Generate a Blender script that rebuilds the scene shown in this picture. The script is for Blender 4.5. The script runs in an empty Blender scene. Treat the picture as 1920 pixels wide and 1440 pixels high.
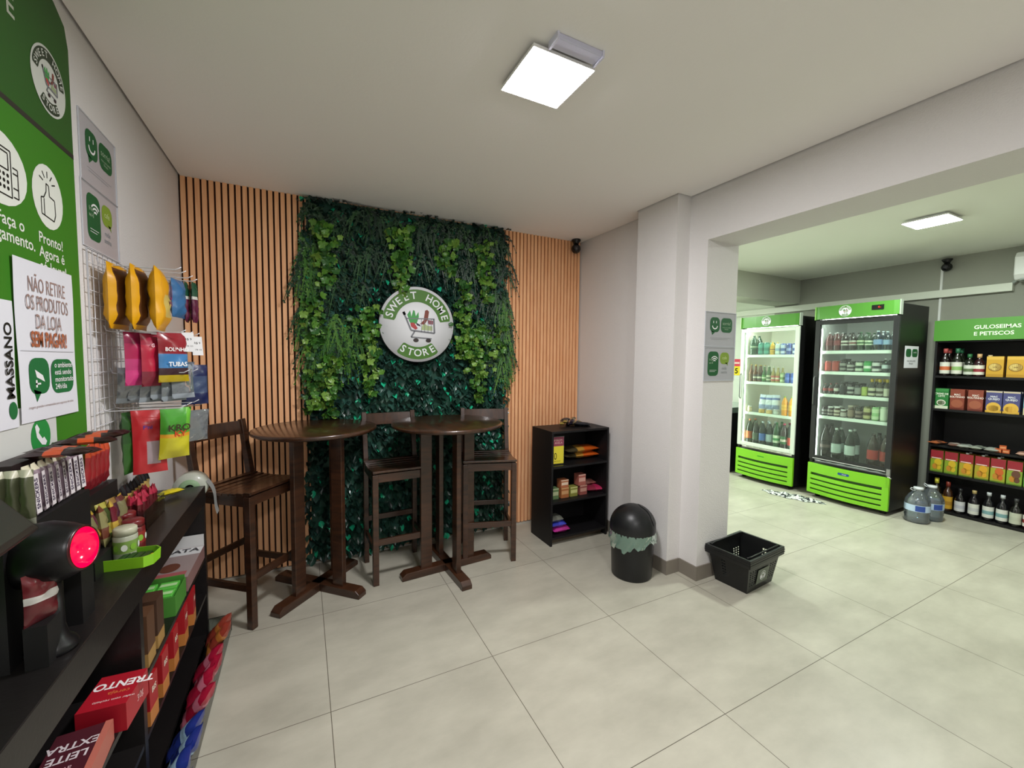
import bpy, math, random
from mathutils import Matrix, Vector, Euler
random.seed(7)
R = math.radians
SC = bpy.context.scene
COL = SC.collection
PI = math.pi

# ---------------------------------------------------------------- camera, world, exposure
cd = bpy.data.cameras.new('camera'); cam = bpy.data.objects.new('camera', cd); COL.objects.link(cam)
cd.sensor_fit = 'HORIZONTAL'; cd.sensor_width = 36.0; cd.lens = 773.11 / 1920 * 36.0
cd.clip_start = 0.02; cd.clip_end = 60
YAW, PITCH, ROLL, CAMH = .4694, .0582, .0098, 1.5982
_f = Vector((math.sin(YAW)*math.cos(PITCH), math.cos(YAW)*math.cos(PITCH), -math.sin(PITCH)))
_r = Vector((math.cos(YAW), -math.sin(YAW), 0)); _u = _r.cross(_f)
_r2 = _r*math.cos(ROLL)+_u*math.sin(ROLL); _u2 = -_r*math.sin(ROLL)+_u*math.cos(ROLL)
cam.matrix_world = Matrix(((_r2.x, _u2.x, -_f.x, 0), (_r2.y, _u2.y, -_f.y, 0), (_r2.z, _u2.z, -_f.z, CAMH), (0, 0, 0, 1)))
SC.camera = cam
W = bpy.data.worlds.new('world'); SC.world = W; W.use_nodes = True
W.node_tree.nodes['Background'].inputs[0].default_value = (.8, .9, 1, 1)
W.node_tree.nodes['Background'].inputs[1].default_value = .02
vs = SC.view_settings
vs.view_transform = 'Standard'; vs.look = 'None'; vs.gamma = 1; vs.use_curve_mapping = False
vs.exposure = 0.08
LAMP_MAIN, LAMP_SIDE = 195.0, 250.0      # radiance of the ceiling panels

# ---------------------------------------------------------------- materials
def lin(h):
    h = h.lstrip('#')
    out = []
    for i in (0, 2, 4):
        c = int(h[i:i+2], 16)/255
        out.append(c/12.92 if c <= .04045 else ((c+.055)/1.055)**2.4)
    return (*out, 1)
MC = {}
def mat(h, rough=.5, metal=0, spec=.5, bump=0, bscale=60, var=0, vscale=8, coat=0, emit=0, name=None):
    key = (h, rough, metal, spec, bump, bscale, var, vscale, coat, emit)
    if key in MC: return MC[key]
    m = bpy.data.materials.new(name or ('mat_'+h.strip('#'))); m.use_nodes = True
    nt = m.node_tree; b = nt.nodes['Principled BSDF']
    c = lin(h)
    b.inputs['Base Color'].default_value = c
    b.inputs['Roughness'].default_value = rough
    b.inputs['Metallic'].default_value = metal
    b.inputs['Specular IOR Level'].default_value = spec
    if coat: b.inputs['Coat Weight'].default_value = coat; b.inputs['Coat Roughness'].default_value = .08
    if emit:
        b.inputs['Emission Color'].default_value = c; b.inputs['Emission Strength'].default_value = emit
    if bump or var:
        tc = nt.nodes.new('ShaderNodeTexCoord')
    if var:
        n = nt.nodes.new('ShaderNodeTexNoise'); n.inputs['Scale'].default_value = vscale; n.inputs['Detail'].default_value = 5
        nt.links.new(tc.outputs['Object'], n.inputs['Vector'])
        r = nt.nodes.new('ShaderNodeValToRGB')
        r.color_ramp.elements[0].position = .3; r.color_ramp.elements[1].position = .7
        r.color_ramp.elements[0].color = tuple(x*(1-var) for x in c[:3])+(1,)
        r.color_ramp.elements[1].color = tuple(min(1, x*(1+var)) for x in c[:3])+(1,)
        nt.links.new(n.outputs['Fac'], r.inputs['Fac']); nt.links.new(r.outputs['Color'], b.inputs['Base Color'])
    if bump:
        n = nt.nodes.new('ShaderNodeTexNoise'); n.inputs['Scale'].default_value = bscale; n.inputs['Detail'].default_value = 3
        nt.links.new(tc.outputs['Object'], n.inputs['Vector'])
        bp = nt.nodes.new('ShaderNodeBump'); bp.inputs['Strength'].default_value = bump; bp.inputs['Distance'].default_value = .01
        nt.links.new(n.outputs['Fac'], bp.inputs['Height']); nt.links.new(bp.outputs['Normal'], b.inputs['Normal'])
    MC[key] = m
    return m
def glass(h='#ffffff', refl=.1, rough=.02, fac=None):
    key = ('glass', h, refl, rough, fac)
    if key in MC: return MC[key]
    m = bpy.data.materials.new('clear_'+h.strip('#')); m.use_nodes = True
    nt = m.node_tree; nt.nodes.clear()
    o = nt.nodes.new('ShaderNodeOutputMaterial'); mx = nt.nodes.new('ShaderNodeMixShader')
    t = nt.nodes.new('ShaderNodeBsdfTransparent'); g = nt.nodes.new('ShaderNodeBsdfGlossy')
    t.inputs[0].default_value = lin(h); g.inputs['Roughness'].default_value = rough
    lw = nt.nodes.new('ShaderNodeLayerWeight'); lw.inputs['Blend'].default_value = .25
    mp = nt.nodes.new('ShaderNodeMapRange'); mp.inputs['To Min'].default_value = refl*.6; mp.inputs['To Max'].default_value = min(1, refl*5)
    nt.links.new(lw.outputs['Fresnel'], mp.inputs['Value']); nt.links.new(mp.outputs[0], mx.inputs[0])
    nt.links.new(t.outputs[0], mx.inputs[1]); nt.links.new(g.outputs[0], mx.inputs[2])
    last = mx
    if fac is not None:   # translucent film: part diffuse
        d = nt.nodes.new('ShaderNodeBsdfDiffuse'); d.inputs[0].default_value = lin(h)
        m2 = nt.nodes.new('ShaderNodeMixShader'); m2.inputs[0].default_value = fac
        nt.links.new(mx.outputs[0], m2.inputs[1]); nt.links.new(d.outputs[0], m2.inputs[2]); last = m2
    nt.links.new(last.outputs[0], o.inputs[0])
    MC[key] = m
    return m
def wood(h1, h2, rough=.4, coat=0, scale=(6, 60, 6), name='wood'):
    key = ('wood', h1, h2, rough, coat, scale)
    if key in MC: return MC[key]
    m = bpy.data.materials.new(name); m.use_nodes = True
    nt = m.node_tree; b = nt.nodes['Principled BSDF']
    tc = nt.nodes.new('ShaderNodeTexCoord'); mp = nt.nodes.new('ShaderNodeMapping'); mp.inputs['Scale'].default_value = scale
    n = nt.nodes.new('ShaderNodeTexNoise'); n.inputs['Scale'].default_value = 1; n.inputs['Detail'].default_value = 6; n.inputs['Distortion'].default_value = .6
    r = nt.nodes.new('ShaderNodeValToRGB'); r.color_ramp.elements[0].position = .3; r.color_ramp.elements[1].position = .72
    r.color_ramp.elements[0].color = lin(h1); r.color_ramp.elements[1].color = lin(h2)
    nt.links.new(tc.outputs['Object'], mp.inputs[0]); nt.links.new(mp.outputs[0], n.inputs['Vector'])
    nt.links.new(n.outputs['Fac'], r.inputs[0]); nt.links.new(r.outputs[0], b.inputs['Base Color'])
    b.inputs['Roughness'].default_value = rough
    if coat: b.inputs['Coat Weight'].default_value = coat; b.inputs['Coat Roughness'].default_value = .12
    MC[key] = m
    return m

# ---------------------------------------------------------------- mesh builder
def frame(o, xd, yd):
    x = Vector(xd).normalized(); y = Vector(yd).normalized(); z = x.cross(y)
    return Matrix(((x.x, y.x, z.x, o[0]), (x.y, y.y, z.y, o[1]), (x.z, y.z, z.z, o[2]), (0, 0, 0, 1)))
class MB:
    def __init__(s): s.v = []; s.f = []; s.m = []; s.sm = []
    def add(s, vs, fs, m, smooth=False, M=None):
        n = len(s.v)
        if M is not None: vs = [M @ Vector(v) for v in vs]
        s.v += [tuple(v) for v in vs]
        for i, f in enumerate(fs):
            s.f.append([n+k for k in f]); s.m.append(m[i] if isinstance(m, list) else m); s.sm.append(smooth)
        return s
    def box(s, lo, hi, m, M=None):
        (a, b, c), (d, e, f) = lo, hi
        return s.add([(a,b,c),(d,b,c),(d,e,c),(a,e,c),(a,b,f),(d,b,f),(d,e,f),(a,e,f)],
                     [(0,3,2,1),(4,5,6,7),(0,1,5,4),(1,2,6,5),(2,3,7,6),(3,0,4,7)], m, False, M)
    def cb(s, c, sz, m, M=None):
        return s.box(tuple(c[i]-sz[i]/2 for i in range(3)), tuple(c[i]+sz[i]/2 for i in range(3)), m, M)
    def lathe(s, prof, m, n=20, M=None, smooth=True, cap=True):
        vs, fs, ms = [], [], []
        for r, z in prof:
            for k in range(n):
                a = 2*PI*k/n; vs.append((r*math.cos(a), r*math.sin(a), z))
        for i in range(len(prof)-1):
            mm = m[i] if isinstance(m, list) else m
            for k in range(n):
                k2 = (k+1) % n; fs.append((i*n+k, i*n+k2, (i+1)*n+k2, (i+1)*n+k)); ms.append(mm)
        if cap:
            if prof[0][0] > 1e-4: fs.append(tuple(range(n-1, -1, -1))); ms.append(ms[0])
            if prof[-1][0] > 1e-4: fs.append(tuple((len(prof)-1)*n+k for k in range(n))); ms.append(ms[-2] if len(ms) > 1 else ms[0])
        return s.add(vs, fs, ms, smooth, M)
    def cyl(s, r, z0, z1, m, n=20, M=None): return s.lathe([(r, z0), (r, z1)], m, n, M, True)
    def prism(s, pts, z0, z1, m, M=None, m2=None):
        n = len(pts)
        vs = [(x, y, z0) for x, y in pts]+[(x, y, z1) for x, y in pts]
        fs = [tuple(range(n-1, -1, -1)), tuple(range(n, 2*n))]+[(k, (k+1) % n, n+(k+1) % n, n+k) for k in range(n)]
        return s.add(vs, fs, [m2 or m, m]+[m]*n, False, M)
    def poly(s, pts, m, M=None, z=0): return s.add([(x, y, z) for x, y in pts], [tuple(range(len(pts)))], m, False, M)
    def rect(s, x0, y0, x1, y1, m, M=None, z=0): return s.poly([(x0,y0),(x1,y0),(x1,y1),(x0,y1)], m, M, z)
    def rrect(s, x0, y0, x1, y1, r, m, M=None, z=0, n=4):
        p = []
        for cx, cy, a0 in ((x1-r, y1-r, 0), (x0+r, y1-r, 90), (x0+r, y0+r, 180), (x1-r, y0+r, 270)):
            for k in range(n+1):
                a = R(a0+90*k/n); p.append((cx+r*math.cos(a), cy+r*math.sin(a)))
        return s.poly(p, m, M, z)
    def ell(s, cx, cy, rx, ry, m, M=None, z=0, n=24): return s.poly([(cx+rx*math.cos(2*PI*k/n), cy+ry*math.sin(2*PI*k/n)) for k in range(n)], m, M, z)
    def tube(s, pts, r, m, n=6, closed=False, M=None):
        P = [Vector(p) for p in pts]; vs, fs = [], []
        prev = None
        for i, p in enumerate(P):
            if closed: d = P[(i+1) % len(P)]-P[i-1]
            else: d = P[min(i+1, len(P)-1)]-P[max(i-1, 0)]
            d.normalize()
            up = prev if prev is not None else (Vector((0, 0, 1)) if abs(d.z) < .9 else Vector((1, 0, 0)))
            x = up.cross(d)
            if x.length < 1e-4: x = Vector((1, .3, 0)).cross(d)
            x.normalize(); y = d.cross(x); prev = y
            for k in range(n):
                a = 2*PI*k/n; vs.append(p+(x*math.cos(a)+y*math.sin(a))*r)
        L = len(P)
        for i in range(L if closed else L-1):
            for k in range(n):
                k2 = (k+1) % n; j = (i+1) % L; fs.append((i*n+k, i*n+k2, j*n+k2, j*n+k))
        if not closed: fs += [tuple(range(n-1, -1, -1)), tuple((L-1)*n+k for k in range(n))]
        return s.add(vs, fs, m, True, M)
    def grid(s, fn, nu, nv, m, M=None, smooth=True):
        """fn(u,v)->(x,y,z) with u,v in 0..1; m material or function(u,v)"""
        vs = [fn(i/nu, j/nv) for j in range(nv+1) for i in range(nu+1)]; fs, ms = [], []
        for j in range(nv):
            for i in range(nu):
                a = j*(nu+1)+i; fs.append((a, a+1, a+nu+2, a+nu+1)); ms.append(m((i+.5)/nu, (j+.5)/nv) if callable(m) else m)
        return s.add(vs, fs, ms, smooth, M)
    def text(s, t, M, size, m, align='CENTER', bold=.0, sx=1, z=0):
        vs, fs = textgeo(t, align, bold)
        return s.add([(x*size*sx, y*size, z) for x, y, _ in vs], fs, m, False, M)
    def build(s, name, parent=None, origin=None, bevel=0, seg=2, M=None):
        me = bpy.data.meshes.new(name)
        off = Vector((0, 0, 0))
        if origin is not None: off = Vector(origin)
        vs = [tuple(Vector(v)-off) for v in s.v]
        me.from_pydata(vs, [], s.f)
        mats = []
        idx = {}
        for m in s.m:
            if m.name not in idx: idx[m.name] = len(mats); mats.append(m)
        for m in mats: me.materials.append(m)
        me.polygons.foreach_set('material_index', [idx[m.name] for m in s.m])
        me.polygons.foreach_set('use_smooth', s.sm)
        me.update()
        o = bpy.data.objects.new(name, me); COL.objects.link(o)
        if origin is not None and parent is None: o.location = off
        if parent is not None: o.parent = parent
        if bevel:
            b = o.modifiers.new('Bevel', 'BEVEL'); b.width = bevel; b.segments = seg; b.limit_method = 'ANGLE'; b.angle_limit = R(40)
        return o
TG = {}
def textgeo(t, align, bold):
    k = (t, align, bold)
    if k in TG: return TG[k]
    c = bpy.data.curves.new('txt', 'FONT'); c.body = t; c.align_x = align; c.align_y = 'CENTER'; c.size = 1; c.offset = bold; c.resolution_u = 3
    c.space_line = .95
    o = bpy.data.objects.new('txt', c); COL.objects.link(o)
    dg = bpy.context.evaluated_depsgraph_get(); e = o.evaluated_get(dg); me = e.to_mesh()
    r = ([tuple(v.co) for v in me.vertices], [tuple(p.vertices) for p in me.polygons])
    e.to_mesh_clear(); bpy.data.objects.remove(o); bpy.data.curves.remove(c)
    TG[k] = r
    return r
def tag(o, label=None, cat=None, group=None, kind=None):
    if label: o['label'] = label
    if cat: o['category'] = cat
    if group: o['group'] = group
    if kind: o['kind'] = kind
    return o
def thing(name, label, cat, loc=(0, 0, 0), rz=0, group=None, rot=None):
    o = bpy.data.objects.new(name, None); COL.objects.link(o); o.empty_display_size = .05
    o.location = loc; o.rotation_euler = rot if rot else (0, 0, rz)
    return tag(o, label, cat, group)
def S(mb, name, **k): o = mb.build(name, **k); o['kind'] = 'structure'; return o
PROTO = {}
def place(key, maker, loc, rot, label, cat, group=None):
    """first call builds the thing with its parts, later calls copy it and each of its parts"""
    if key not in PROTO:
        r = maker(); tree = [r]
        i = 0
        allo = [o for o in bpy.data.objects]
        while i < len(tree):
            tree += [o for o in allo if o.parent == tree[i]]; i += 1
        PROTO[key] = tree
        r.location = loc; r.rotation_euler = rot; tag(r, label, cat, group)
        return r
    tree = PROTO[key]; new = {}
    for o in tree:
        c = o.copy(); COL.objects.link(c); new[o.name] = c
        if o.parent is not None and o.parent.name in new: c.parent = new[o.parent.name]
    r = new[tree[0].name]; r.location = loc; r.rotation_euler = rot
    tag(r, label, cat, group)
    return r
# palette
WHITE = mat('#e9e9ea', .6); PAPER = mat('#dcdce4', .8, spec=.2); BLACK = mat('#0d0d0e', .45, bump=.02); INK = mat('#26241f', .8, spec=.1)
GREEN = mat('#3f7a1e', .6, spec=.3); DGREEN = mat('#1e5a30', .6, spec=.3); LOGOG = mat('#44741f', .55)
CHROME = mat('#c8c8c8', .2, 1)
ORD = ['first', 'second', 'third', 'fourth', 'fifth', 'sixth', 'seventh', 'eighth', 'ninth', 'tenth', 'eleventh', 'twelfth', 'thirteenth', 'fourteenth', 'fifteenth', 'sixteenth']
# ---------------------------------------------------------------- the room
XL, YB, XR, ZC = -.713, 3.490, 2.536, 2.79
XP = 2.868            # far face of the partition
X2 = 6.448            # right wall of the side room
def floor_mat():
    m = bpy.data.materials.new('floor_tile'); m.use_nodes = True
    nt = m.node_tree; b = nt.nodes['Principled BSDF']; L = nt.links.new
    tc = nt.nodes.new('ShaderNodeTexCoord'); sp = nt.nodes.new('ShaderNodeSeparateXYZ'); L(tc.outputs['Object'], sp.inputs[0])
    def line(out, off):
        a = nt.nodes.new('ShaderNodeMath'); a.operation = 'ADD'; a.inputs[1].default_value = off; L(out, a.inputs[0])
        d = nt.nodes.new('ShaderNodeMath'); d.operation = 'PINGPONG'; d.inputs[1].default_value = .4; L(a.outputs[0], d.inputs[0])
        c = nt.nodes.new('ShaderNodeMath'); c.operation = 'LESS_THAN'; c.inputs[1].default_value = .0016; L(d.outputs[0], c.inputs[0])
        return c.outputs[0]
    gx = line(sp.outputs['X'], .7144+8); gy = line(sp.outputs['Y'], 8-2.7476+.0)
    mx = nt.nodes.new('ShaderNodeMath'); mx.operation = 'MAXIMUM'; L(gx, mx.inputs[0]); L(gy, mx.inputs[1])
    n = nt.nodes.new('ShaderNodeTexNoise'); n.inputs['Scale'].default_value = 2.2; n.inputs['Detail'].default_value = 7; n.inputs['Roughness'].default_value = .62
    mp = nt.nodes.new('ShaderNodeMapping'); mp.inputs['Scale'].default_value = (1, 1.9, 1); L(tc.outputs['Object'], mp.inputs[0]); L(mp.outputs[0], n.inputs['Vector'])
    r = nt.nodes.new('ShaderNodeValToRGB'); r.color_ramp.elements[0].position = .32; r.color_ramp.elements[1].position = .7
    r.color_ramp.elements[0].color = lin('#a7a395'); r.color_ramp.elements[1].color = lin('#bdb9aa')
    L(n.outputs['Fac'], r.inputs[0])
    mc = nt.nodes.new('ShaderNodeMix'); mc.data_type = 'RGBA'; L(mx.outputs[0], mc.inputs[0]); L(r.outputs[0], mc.inputs[6]); mc.inputs[7].default_value = lin('#5d564b')
    L(mc.outputs[2], b.inputs['Base Color'])
    n2 = nt.nodes.new('ShaderNodeTexNoise'); n2.inputs['Scale'].default_value = 9; L(tc.outputs['Object'], n2.inputs['Vector'])
    rr = nt.nodes.new('ShaderNodeMapRange'); rr.inputs['To Min'].default_value = .32; rr.inputs['To Max'].default_value = .5; L(n2.outputs['Fac'], rr.inputs['Value'])
    L(rr.outputs[0], b.inputs['Roughness']); b.inputs['Specular IOR Level'].default_value = .4
    return m
S(MB().box((-.9, -2.6, -.1), (6.6, 5.4, 0), floor_mat()), 'floor')
PAINT = mat('#dedbda', .75, spec=.25, bump=.25, bscale=140)
PAINTC = mat('#f6f3f1', .85, spec=.15, bump=.06, bscale=60)
PAINT2 = mat('#f2f4ea', .85, spec=.15, bump=.06, bscale=60)
GREYP = mat('#9fa096', .8, spec=.2, bump=.2, bscale=120)
BEAMP = mat('#c0c3b6', .8, spec=.2)
SKIRT = mat('#7e776d', .5, var=.12, vscale=5)
# ceilings: the main one stops short of the side walls and leaves a shadow gap
g = .012
pts = [(XL+g, -2.5), (XR-g, -2.5), (XR-g, 2.154-g), (2.405-g, 2.154-g), (2.405-g, 2.546+g), (XR-.004, 2.546+g), (XR-.004, YB), (XL+g, YB)]
S(MB().prism(pts, ZC, ZC+.035, PAINTC), 'ceiling')
S(MB().box((-.9, -2.6, ZC+.035), (2.9, 3.7, ZC+.1), PAINTC), 'ceiling_upper_slab')
S(MB().box((XP, -2.5, ZC), (X2, 3.508, ZC+.1), PAINT2), 'ceiling_side_room')
S(MB().box((XP, 3.86, 2.62), (X2, 5.3, 2.72), PAINT2), 'ceiling_far_bay')
S(MB().box((XP, 3.508, 2.452), (X2, 3.86, 2.9), BEAMP), 'beam_side_room')
# walls
S(MB().box((XL-.15, -2.6, 0), (XL, 3.65, 2.9), PAINT), 'wall_left')
S(MB().box((XL, -2.6, 0), (X2, -2.5, 2.9), PAINT), 'wall_front')
S(MB().box((XP, 5.2, 0), (X2, 5.3, 2.9), mat('#cfd6c8', .8)), 'wall_back_side_room')
wb = S(MB().box((XL-.15, YB+.012, 0), (XR, YB+.15, 2.9), mat('#3a2418', .9)), 'wall_back')
# partition with the wide opening
S(MB().box((XR, 1.998, 0), (XP, 5.2, 2.9), PAINT), 'wall_partition')
S(MB().box((XR, -1.6, 2.45), (XP, 1.998, 2.9), PAINT), 'wall_partition_lintel')
S(MB().box((XR, -2.5, 0), (XP, -1.6, 2.9), PAINT), 'wall_partition_near')
S(MB().box((2.405, 2.154, 0), (XR, 2.546, 2.826), PAINT), 'wall_pillar')
S(MB().box((X2, -2.6, 0), (X2+.15, 3.86, 2.9), GREYP), 'wall_right')
S(MB().box((X2, 3.86, 0), (X2+.15, 5.3, 2.9), mat('#dfe6d8', .8)), 'wall_right_far_bay')
# skirting tiles
def skirt(n, lo, hi): S(MB().box(lo, hi, SKIRT), n)
H = .105; t = .009
skirt('baseboard_right', (XR-t, 2.546, 0), (XR, YB, H))
skirt('baseboard_pillar_back', (2.405-t, 2.546, 0), (XR-t, 2.546+t, H))
skirt('baseboard_pillar_face', (2.405-t, 2.154-t, 0), (2.405, 2.546, H))
skirt('baseboard_pillar_side', (2.405, 2.154-t, 0), (XR-t, 2.154, H))
skirt('baseboard_partition_side', (XR-t, 1.998, 0), (XR, 2.154-t, H))
skirt('baseboard_partition_end', (XR-t, 1.998-t, 0), (XP+t, 1.998, H))
skirt('baseboard_left', (XL, 2.86, 0), (XL+t, YB-.02, H))
S(MB().box((XL, YB-.016, 0), (XR-t, YB+.012, .012), mat('#b9b5aa', .7)), 'baseboard_back')
# slatted cladding of the back wall
SL = wood('#f0ae7c', '#ffc796', .55, scale=(40, 8, 3), name='slat_wood')
mb = MB(); x = XL+.012
while x < XR-.03:
    mb.box((x, YB-.012, .02), (x+.0262, YB+.012, ZC-.0005), SL); x += .0385
S(mb, 'wall_back_slats', parent=wb)
# green plastic bands and white cable trunking of the side room
mb = MB().box((X2-.06, 1.475, 2.345), (X2, 5.15, 2.428), mat('#e2e6da', .5))
tag(mb.build('cable_trunking', origin=(X2, 3, 2.345), bevel=.004), 'long white horizontal cable trunking on the grey wall above the fridges', 'cable trunking')
mb = MB().box((X2-.015, 2.005, 1.9), (X2, 2.025, 2.345), WHITE).box((X2-.015, 2.005, 2.428), (X2, 2.025, 2.70), WHITE)
tag(mb.build('cable_conduit', origin=(X2, 2, 2)), 'thin white vertical conduit running down from the camera on the grey wall', 'conduit')

# ---------------------------------------------------------------- ceiling lamps
def lamp_mat(c, s):
    m = bpy.data.materials.new('lamp_glow'); m.use_nodes = True; nt = m.node_tree; nt.nodes.clear()
    o = nt.nodes.new('ShaderNodeOutputMaterial'); e = nt.nodes.new('ShaderNodeEmission'); e.inputs[0].default_value = c; e.inputs[1].default_value = s
    nt.links.new(e.outputs[0], o.inputs[0]); return m
def panel(x, y, label, m, hang=.03, hs=.142):
    t = thing('ceiling_lamp', label, 'lamp', (x, y, ZC))
    MB().box((-hs, -hs, -hang), (hs, hs, -hang+.012), mat('#f2f2f2', .4)).box((-hs+.03, -hs+.03, -hang+.012), (hs-.03, hs-.03, 0), WHITE).build('housing', t)
    MB().rect(-hs+.004, -hs+.004, hs-.004, hs-.004, m, frame((0, 0, -hang-.001), (1, 0, 0), (0, -1, 0))).build('diffuser', t)
    return t
panel(.925, 1.535, 'square white ceiling light glowing above the front of the seating room', lamp_mat((1, .985, .995, 1), LAMP_MAIN))
panel(4.62, 1.53, 'square ceiling light glowing in the side room beyond the beam', lamp_mat((.90, 1, .90, 1), LAMP_SIDE))
panel(.5, -.95, 'added unseen square ceiling light behind the viewer, filling the seating room', lamp_mat((1, .985, .995, 1), LAMP_MAIN*.95))  # lamp added out of view as fill for the seating room
panel(4.9, -1.3, 'added unseen square ceiling light at the near end of the side room', lamp_mat((.90, 1, .90, 1), LAMP_SIDE*.15))  # extra lamp out of view, weak added fill for the side room
o = panel(4.2, 4.5, 'added unseen square ceiling light in the far bay behind the beam', lamp_mat((.90, 1, .90, 1), LAMP_SIDE*1.3)); o.location.z = 2.62  # unseen lamp put in to brighten the side room ceiling and far bay
# white plastic backing tray beside the first lamp
t = thing('driver_box', 'pale plastic driver tray on the ceiling beside the lamp', 'box', (.95, 1.355, ZC))
MB().box((-.10, -.028, -.022), (.10, .028, 0), mat('#cfcfe6', .3)).build('tray', t, bevel=.004)
MB().box((-.107, -.032, -.028), (-.099, .032, 0), mat('#dcdcf0', .25)).build('end_cap', t)
MB().box((.099, -.032, -.028), (.107, .032, 0), mat('#dcdcf0', .25)).build('end_cap', t)
def dome_cam(loc, label, rz=0):
    t = thing('security_camera', label, 'camera', loc, rz)
    k = mat('#101013', .25); 
    MB().lathe([(.0, 0), (.045, 0), (.045, -.012), (.03, -.03), (.022, -.05)], k, 20).build('mount', t)
    b = MB(); b.lathe([(.046*math.sin(a), -.088+.046*math.cos(a)) for a in [PI*i/12 for i in range(13)]], k, 20, cap=False); b.build('ball_housing', t)
    MB().lathe([(0, .047), (.02, .045), (.022, .036)], mat('#3a3a40', .1), 16, M=frame((0, 0, -.088), (0, 1, 0), (0, 0, 1)) @ Matrix.Rotation(R(-90), 4, 'Z') @ Matrix.Rotation(R(0), 4, 'X')).build('lens', t)
    return t
dome_cam((2.43, 3.42, ZC), 'black dome security camera in the ceiling corner above the wooden slats', R(-120))
dome_cam((X2-.06, 1.965, ZC-.03), 'black dome security camera high on the grey wall above the snack shelf', R(180))
# air conditioner
t = thing('air_conditioner', 'white wall air conditioner cut off by the right edge beside the trunking', 'air conditioner', (X2, 1.0, 2.43))
MB().prism([(0, 0), (-.19, 0), (-.22, .05), (-.22, .22), (-.18, .27), (0, .27)], -.44, .44, mat('#e6e8e6', .4), M=frame((0, 0, 0), (1, 0, 0), (0, 0, 1))).build('body', t, bevel=.01)
MB().box((-.2, -.40, -.004), (-.06, .40, .012), mat('#8e9690', .4)).build('louvre', t)
MB().tube([(-.05, .44, .03), (-.05, .47, .0), (-.03, .5, -.03), (-.03, .60, -.045)], .014, mat('#9aa19b', .4)).build('pipe', t)
# ---------------------------------------------------------------- bistro tables and chairs
DW = wood('#28160c', '#4a2b19', .38, coat=.35, scale=(5, 5, 30), name='dark_wood_vertical')
DWH = wood('#28160c', '#4a2c1a', .3, coat=.45, scale=(30, 5, 5), name='dark_wood_across')
TT = .715
def table(x, y, rz, r, label):
    zt = 1.13
    t = thing('bar_table', label, 'table', (x, y, 0), rz, 'round bar tables against the plant wall')
    MB().lathe([(0, zt-.032), (r-.02, zt-.032), (r-.004, zt-.024), (r, zt-.012), (r-.004, zt-.003), (r-.012, zt), (0, zt)], DWH, 72).build('tabletop', t)
    for k in range(2):
        M = Matrix.Rotation(k*PI/2, 4, 'Z')
        mb = MB(); z0, z1 = .0, .055
        h = .36; w = .038
        pts = [(-h, 0), (h, 0), (h, .03), (h-.03, .055), (-h+.03, .055), (-h, .03)]
        mb.prism(pts, -w, w, DW, M=M @ frame((0, 0, .0 if k else .0), (1, 0, 0), (0, 0, 1)))
        mb.build('base_beam', t, bevel=.004)
    for k in range(4):
        M = Matrix.Rotation(k*PI/2, 4, 'Z')
        MB().box((.13, -.018, .05), (.215, .018, zt-.032), DW, M).build('post', t, bevel=.004)
    MB().box((-.22, -.03, zt-.06), (.22, .03, zt-.032), DW).box((-.03, -.22, zt-.06), (.03, .22, zt-.032), DW).build('top_cleat', t)
    return t
table(.075, 3.09, R(45), .39, 'left one of the two round dark wooden bar tables, nearer the black counter')
table(.965, 2.965, R(4), .41, 'right one of the two round dark wooden bar tables, nearer the low black shelf')
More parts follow.
